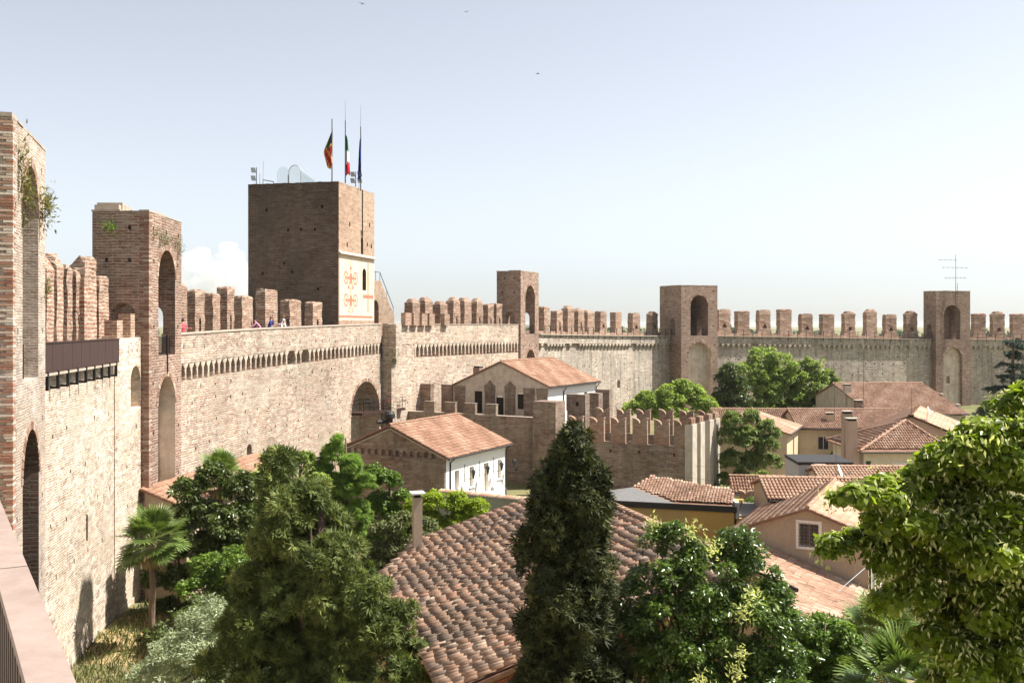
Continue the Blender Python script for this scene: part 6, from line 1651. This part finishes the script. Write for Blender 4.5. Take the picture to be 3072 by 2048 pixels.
# curved glass shelter over the roof stair
gs_ = thing('glass_shelter', 'arched clear glass shelter on the keep roof', 'shelter', mk @ Vector((2.2, 5.4, KT-.1)), KA)
m = MB(); n = 14; prof = [(-.62, 0), (-.62, 1.35)] + [(-.62*math.cos(math.pi*k/n), 1.35+.75*math.sin(math.pi*k/n)) for k in range(1, n)] + [(.62, 1.35), (.62, 0)]
V = []
for (y, f) in ((0, 1.0), (2.6, .02)):
    for (a, z) in prof: V.append((y*.35, a - y*.75, .1 + z*f))
k = len(prof); m.add(V, [(i, i+1, k+i+1, k+i) for i in range(k-1)]); m.build('glass_vault', MT['glass_clear'], gs_)
m = MB(); m.tube([(0, a, .1+z) for (a, z) in prof], .035, 5); m.build('rim', MT['zinc'], gs_)
m = MB(); m.tube([(0, .66, 0), (0, .66, 1.3)], .06, 6); m.build('door_post', MT['pole_metal'], gs_)
gs2 = thing('glass_screen', 'faint rounded glass screen left of the shelter', 'shelter', mk @ Vector((2.4, 6.7, KT-.1)), KA)
m = MB(); m.add([(0, a*1.1, .1+z*.97) for (a, z) in prof], [tuple(range(len(prof)))]); m.build('pane', MT['glass_clear'], gs2)
# floodlights
for (label, x, y, s) in (('pair of floodlights on a post at the keep roof left corner', .3, 8.4, 1), ('cluster of grey floodlights at the keep roof right side', 4.9, .3, 2)):
    fl = thing('floodlight_mast', label, 'floodlight', mk @ Vector((x, y, KT)), KA)
    m = MB(); m.tube([(0, 0, 0), (0, 0, 1.7)], .04, 6); m.tube([(0, -.35, .02), (0, -.35, 1.1)], .02, 5); m.build('post', MT['pole_metal'], fl)
    for k in range(2 if s == 1 else 4):
        m = MB(); yy = .3 if k % 2 == 0 else -.42; zz = 1.45-.62*(k//2) if s == 2 else 1.45-.75*k
        m.obox((0, yy if s == 2 else .3, zz), (.16, .05, 0), (-.05, .2, 0), (0, .04, .22)); m.build('lamp_head', MT['zinc'], fl)
m = MB()
root = thing('roof_bracket', 'bent metal rail on the left of the keep roof', 'rail', mk @ Vector((.25, 7.2, KT)), KA)
m.tube([(0, .5, 0), (0, .5, .5), (0, -.6, .28), (0, -.6, 0)], .045, 6); m.tube([(0, .5, .5), (0, .45, 2.2)], .012, 4); m.build('rail', MT['pole_metal'], root)

# ------------------------------------------------------------------ antennas and dishes
def yagi(name, label, base, h, arms, rad=.03):
    root = thing(name, label, 'antenna', base)
    m = MB(); m.tube([(0, 0, 0), (0, 0, h)], [rad, rad*.6], 6); m.build('mast', MT['pole_metal'], root)
    for (z, x0, x1, n, tilt) in arms:
        m = MB(); m.tube([(x0, 0, z+tilt), (x1, 0, z-tilt)], rad*.45, 4); m.build('boom', MT['pole_metal'], root)
        m = MB()
        for k in range(n):
            x = x0 + (x1-x0)*(k+.5)/n; m.tube([(x, -.45, z+tilt*(1-2*(k+.5)/n)), (x, .45, z+tilt*(1-2*(k+.5)/n))], rad*.3, 4)
            if n: m.tube([(x, 0, z-.22), (x, 0, z+.22)], rad*.3, 4)
        if n: o = m.build('elements', MT['pole_metal'], root); o['kind'] = 'stuff'
    return root
mt4 = xf((T4N[0], T4N[1], 0), T4A)
b4 = mt4 @ Vector((4.0, -.25, 13.2))
an = yagi('antenna_mast', 'tall television antenna mast on the right tower', b4, zat(762, 180)-13.2, [(zat(779, 180)-13.2, -3.2, .3, 4, .05), (zat(802, 180)-13.2, -2.6, 2.3, 6, .06), (zat(833, 180)-13.2, -2.1, 1.9, 6, .0)], .06)
m = MB(); m.tube([(.3, 0, 4.0), (.3, 0, 9.0)], .04, 5)
for k in range(9): m.tube([(0, 0, 4.2+k*.5), (.3, 0, 4.2+k*.5)], .02, 4)
m.build('ladder', MT['pole_metal'], an)
mp = xf((42.6, 89.2, 0), ang_of((.43, .9)))
yagi('house_antenna', 'thin antenna on the ridge of the pink house', mp @ Vector((.2, 6.5, 6.3)), 2.6, [(2.4, -.5, .5, 3, 0)], .02)
yagi('house_antenna', 'tall thin antenna on the yellowish house roof', (*at(2503, 101), 4.8), 5.6, [(5.4, -.6, .6, 4, 0), (4.6, -.4, .4, 3, 0)], .025)
yagi('house_antenna', 'thin antenna in front of the cream wall behind the upper house', (*at(1475, 100), 8.0), 4.2, [(4.1, 0, .9, 3, 0)], .022)
yagi('house_antenna', 'thin antenna pole beside the satellite dish on the low house', (*at(2508, 65), 4.6), 2.8, [(2.7, -.3, .3, 2, 0)], .02)
yagi('house_antenna', 'tall thin antenna left of the far sagging house', (*at(2590, 124), 3.0), 8.5, [(8.2, -.8, .8, 4, 0)], .03)
def dish(label, p, sc, az):
    root = thing('satellite_dish', label, 'dish', p, az)
    m = MB(); m.tube([(0, 0, -.9*sc), (0, 0, 0), (0, -.12, .1)], .03*sc, 6); m.build('mount', MT['zinc'], root)
    m = MB(); prof = [(0.01, 0), (.25, .02), (.45, .075)]
    m.lathe([(r_*sc, z_*sc) for r_, z_ in prof] + [(.46*sc, .08*sc), (.25*sc, .045*sc), (.01, .03*sc)], 18)
    o = m.build('reflector', MT['white_paint'], root, smooth=True); o.rotation_euler = (R(70), 0, 0); o.location = (0, -.14, .12*sc)
    m = MB(); m.tube([(0, -.2, -.3*sc), (0, -.65*sc, .1*sc)], .015, 5); m.box(-.04, .04, -.72*sc, -.6*sc, .06*sc, .16*sc); m.build('feed_arm', MT['zinc'], root)
dish('white satellite dish on the pink house roof', mp @ Vector((.7, 5.2, 6.6)), 1.0, R(62))
dish('white satellite dish tilted upward at the low house roof', (*at(2511, 63.5), 5.2), 1.1, R(66))

# ------------------------------------------------------------------ overhead wires
def wire(label, a, b, sagz=.4, rad=.012):
    a, b = Vector(a), Vector(b); root = thing('overhead_wire', label, 'wire', a)
    m = MB(); m.tube([(b-a)*t - Vector((0, 0, sagz*4*t*(1-t))) for t in [k/10 for k in range(11)]], rad, 4); m.build('cable', MT['iron_dark'], root)
wire('thin cable crossing the pale piers, upper', (9.5, 82, 3.6), (26.0, 86, 2.9), .5)
wire('thin cable crossing the pale piers, lower', (9.5, 82.2, 2.9), (24.5, 80, 1.9), .4)
m = MB(); bar = thing('roof_strut', 'thin metal strut propped on the outbuilding roof', 'strut', (14.2, 43.6, 3.4)); m.tube([(0, 0, -.35), (1.5, .9, .45)], .02, 5); m.build('strut', MT['zinc'], bar)

# ------------------------------------------------------------------ people on the wall walk
def person(label, pos, face, skel, mats, hair, sc=1.0, extra=None):
    """body: one skin-modified figure; skel = list of (point, radius, parent index)"""
    root = thing('person', label, 'person', pos, face)
    me = bpy.data.meshes.new('body'); me.from_pydata([s[0] for s in skel], [(i, s[2]) for i, s in enumerate(skel) if s[2] is not None], [])
    o = bpy.data.objects.new('work', me); COL.objects.link(o)
    sk = o.modifiers.new('s', 'SKIN'); su = o.modifiers.new('u', 'SUBSURF'); su.levels = 1; su.render_levels = 1
    for i, s in enumerate(skel):
        d = me.skin_vertices[0].data[i]; d.radius = (s[1], s[1]*.85); d.use_root = (i == 0)
    dg = bpy.context.evaluated_depsgraph_get(); dg.update()
    new = bpy.data.meshes.new_from_object(o.evaluated_get(dg)); bpy.data.objects.remove(o)
    new.name = 'body'; new.materials.clear()
    for mt in mats[0]: new.materials.append(mt)
    new.polygons.foreach_set('material_index', [mats[1](p.center) for p in new.polygons]); new.polygons.foreach_set('use_smooth', [True]*len(new.polygons)); new.update(); box_uv(new)
    link('body', new, root)
    hd = Vector(skel[hair[0]][0]); m = MB()
    m.lathe([(.03, -.13 if hair[2] else -.02), (.105, -.06 if hair[2] else .0), (.118, .05), (.09, .12), (.02, .145)], 10, hd + Vector(hair[3] if len(hair) > 3 else (0, .025, .02))); m.build('hair', hair[1], root, smooth=True)
    if extra: extra(root)
    root.scale = (sc, sc, sc)
    return root
pm = {n: plain_mat('person_'+n, c, .8, .2, var=.06) for n, c in dict(skin=(.50,.30,.22), pink=(.55,.25,.36), red=(.55,.10,.13), blue=(.03,.05,.22), white=(.75,.75,.78), jeans=(.06,.08,.14), khaki=(.35,.28,.18), dark=(.04,.03,.03), blond=(.20,.12,.06), grey=(.25,.25,.27)).items()}
def fig(bend, arm):
    """standing figure facing -Y, bent forward by `bend` radians at the hip; arm: forward reach"""
    def up(l, b): return (0, -math.sin(b)*l, .93+math.cos(b)*l)
    S0 = [((0,0,.93), .15, None), (up(.22, bend), .145, 0), (up(.44, bend), .155, 1), (up(.56, bend), .07, 2), (up(.70, bend*.8), .095, 3), (up(.78, bend*.7), .075, 4)]
    sh = Vector(up(.47, bend))
    for sx in (-1, 1):
        b = len(S0)
        e = sh + Vector((sx*.24, -.10-arm*.12, -.27)); h = sh + Vector((sx*.18, -.18-arm*.42, -.36+arm*.12))
        S0 += [(tuple(sh + Vector((sx*.18, 0, 0))), .065, 2), (tuple(e), .048, b), (tuple(h), .036, b+1), (tuple(h + Vector((-sx*.02, -.08, -.02))), .04, b+2)]
    for sx in (-1, 1):
        b = len(S0)
        S0 += [((sx*.09, 0, .86), .095, 0), ((sx*.1, -.03, .47), .07, b), ((sx*.1, .02, .09), .045, b+1), ((sx*.1, -.13, .04), .045, b+2)]
    return S0
def dress(shirt, leg, sleeve=.0):
    names = [pm[shirt], pm[leg], pm['skin']]
    def f(c):
        if c.z < .93: return 1
        return 0
    return names, f
def dress2(shirt, leg, bend, arm):
    S0 = fig(bend, arm); neck = Vector(S0[3][0]); hand = [Vector(S0[k][0]) for k in (8, 9, 12, 13)]
    def f(c):
        if (c - Vector(S0[4][0])).length < .17 or any((c-h).length < .14 for h in hand): return 2
        return 1 if c.z < .92 and c.y > -.35 and abs(c.x) < .3 else 0
    return [pm[shirt], pm[leg], pm['skin']], f
def on_walk(P, u, off, h=0.0):
    q, d, z = P.pos(P.at_u(u, off), off); return (q.x, q.y, z+.22+h)
person('woman in a red dress by the tower, arms raised to her face', on_walk(PC, 548, .95), R(60), fig(.02, .9), dress2('red', 'red', .02, .9), (4, pm['dark'], True))
person('bent person in a pink shirt leaning on the parapet', on_walk(PC, 781, .95), R(-70), fig(.75, .8), dress2('pink', 'jeans', .75, .8), (4, pm['dark'], False))
person('man in a blue shirt leaning on the parapet', on_walk(PC, 806, .9), R(75), fig(.4, .6), dress2('blue', 'khaki', .4, .6), (4, pm['blond'], False))
person('stooping person in white, mostly hidden by the parapet', on_walk(PC, 836, 1.0), R(60), fig(1.15, .3), dress2('white', 'jeans', 1.15, .3), (4, pm['white'], False))
def pack(root):
    m = MB(); m.obox((0, .2, 1.27), (.14, 0, 0), (0, .09, .03), (0, -.06, .22)); o = m.build('backpack', pm['dark'], root)
person('man in a white shirt with dark backpack at the parapet', on_walk(PC, 857, .95), R(-75), fig(.3, .8), dress2('white', 'khaki', .3, .8), (4, pm['blond'], False), 1.0, pack)

# ------------------------------------------------------------------ far away: trees on the plain, cloud, birds
r = np.random.RandomState(8); lob = []
for k in range(110):
    Y = r.uniform(330, 1300); X = r.uniform(-.45, .75)*Y; s = r.uniform(4, 9.5); hh = r.uniform(6, 12.5)*(1 if Y > 600 else .85)
    for q in range(3): lob.append((X + r.uniform(-s, s), Y + r.uniform(-3, 3), hh*r.uniform(.35, .7), s*r.uniform(.7, 1.2), s, hh*.4))
ft = thing('distant_trees', 'hazy line of distant trees beyond the walls', 'trees', (0, 0, 0)); ft['kind'] = 'stuff'
foliage(ft, lob, 1800, 30000, 2.4, 2.5, LEAF, LEAF_F, LM['far'], 9, name='foliage')

ic = bmesh.new(); rr = random.Random(21)
for (u, v, s) in ((560, 835, 34), (590, 790, 40), (622, 812, 36), (655, 800, 34), (690, 770, 38), (715, 800, 40), (745, 825, 34), (640, 845, 40), (580, 860, 34), (700, 850, 40), (735, 860, 30), (668, 742, 20), (605, 762, 26), (690, 748, 24), (545, 862, 26), (770, 850, 30), (800, 862, 26)):
    p = at3(u, v, 4200) + Vector((0, rr.uniform(-40, 40), 0)); bmesh.ops.create_icosphere(ic, subdivisions=2, radius=s*1.4, matrix=Matrix.Translation(p - Vector((-1250, 4200, 200))))
    for q in range(7):
        d = Vector((rr.gauss(0, 1), rr.gauss(0, 1), rr.gauss(.4, .8))).normalized(); bmesh.ops.create_icosphere(ic, subdivisions=2, radius=s*rr.uniform(.3, .62), matrix=Matrix.Translation(p + d*s*1.25 - Vector((-1250, 4200, 200))))
cm = bpy.data.meshes.new('cloud'); ic.to_mesh(cm); ic.free()
co = bpy.data.objects.new('work', cm); COL.objects.link(co); md = co.modifiers.new('r', 'REMESH'); md.mode = 'VOXEL'; md.voxel_size = 6.0
dg = bpy.context.evaluated_depsgraph_get(); dg.update(); cn = bpy.data.meshes.new_from_object(co.evaluated_get(dg)); bpy.data.objects.remove(co)
g = G('cloud_vapour'); pos = g.n('NewGeometry').outputs['Position']
tc = g.n('TexCoord').outputs['Object']
den = g.ramp(g.noise(tc, .016, 5, .65), [(.38, 0.0), (.6, 1.0)])
vol = g.n('VolumePrincipled', {'Color': (1, 1, 1), 'Density': g.math('MULTIPLY', den, .014), 'Anisotropy': .3})
g.nt.links.new(vol.outputs[0], g.out.inputs['Volume']); cn.materials.clear(); cn.materials.append(g.mat)
cl_ = link('cloud', cn, None, (-1250, 4200, 200)); tag(cl_, 'small white cumulus cloud left of the keep', 'cloud', kind='stuff')
def bird(label, u, v, Y, seed):
    r = random.Random(seed); root = thing('bird', label, 'bird', at3(u, v, Y), r.uniform(0, 6), 'swifts in the sky')
    m = MB(); m.tube([(0, -.1, 0), (0, -.03, .01), (0, .05, .0), (0, .13, 0)], [.012, .03, .026, .006], 6)
    m.add([(0, -.03, .01), (.14, .0, .05), (.27, .09, .03), (.12, .04, .045)], [(0, 1, 2, 3)]); m.add([(0, -.03, .01), (-.14, .0, .05), (-.27, .09, .03), (-.12, .04, .045)], [(3, 2, 1, 0)])
    m.add([(0, .1, 0), (.04, .2, 0), (0, .16, 0), (-.04, .2, 0)], [(0, 1, 2, 3)]); m.build('body', MT['iron_dark'], root)
bird('dark bird near the top edge, above the flags', 1087, 12, 60, 1); bird('tiny dark bird at the top edge, right of the first', 1399, 36, 75, 2); bird('tiny dark bird lower in the open sky', 1614, 222, 70, 3)

# ------------------------------------------------------------------ summer haze: one closed box of thin even air round everything below the clouds
m = MB(); m.box(-6100, 6100, -2100, 9100, -1.0, 38.5)
g = G('haze_air'); vol = g.n('VolumePrincipled', {'Color': (.93, .96, 1.0), 'Density': .00006, 'Anisotropy': .2})
g.nt.links.new(vol.outputs[0], g.out.inputs['Volume'])
hz = m.build('haze', g.mat); hz['kind'] = 'stuff'; tag(hz, 'thin pale summer haze over the whole town', 'haze')
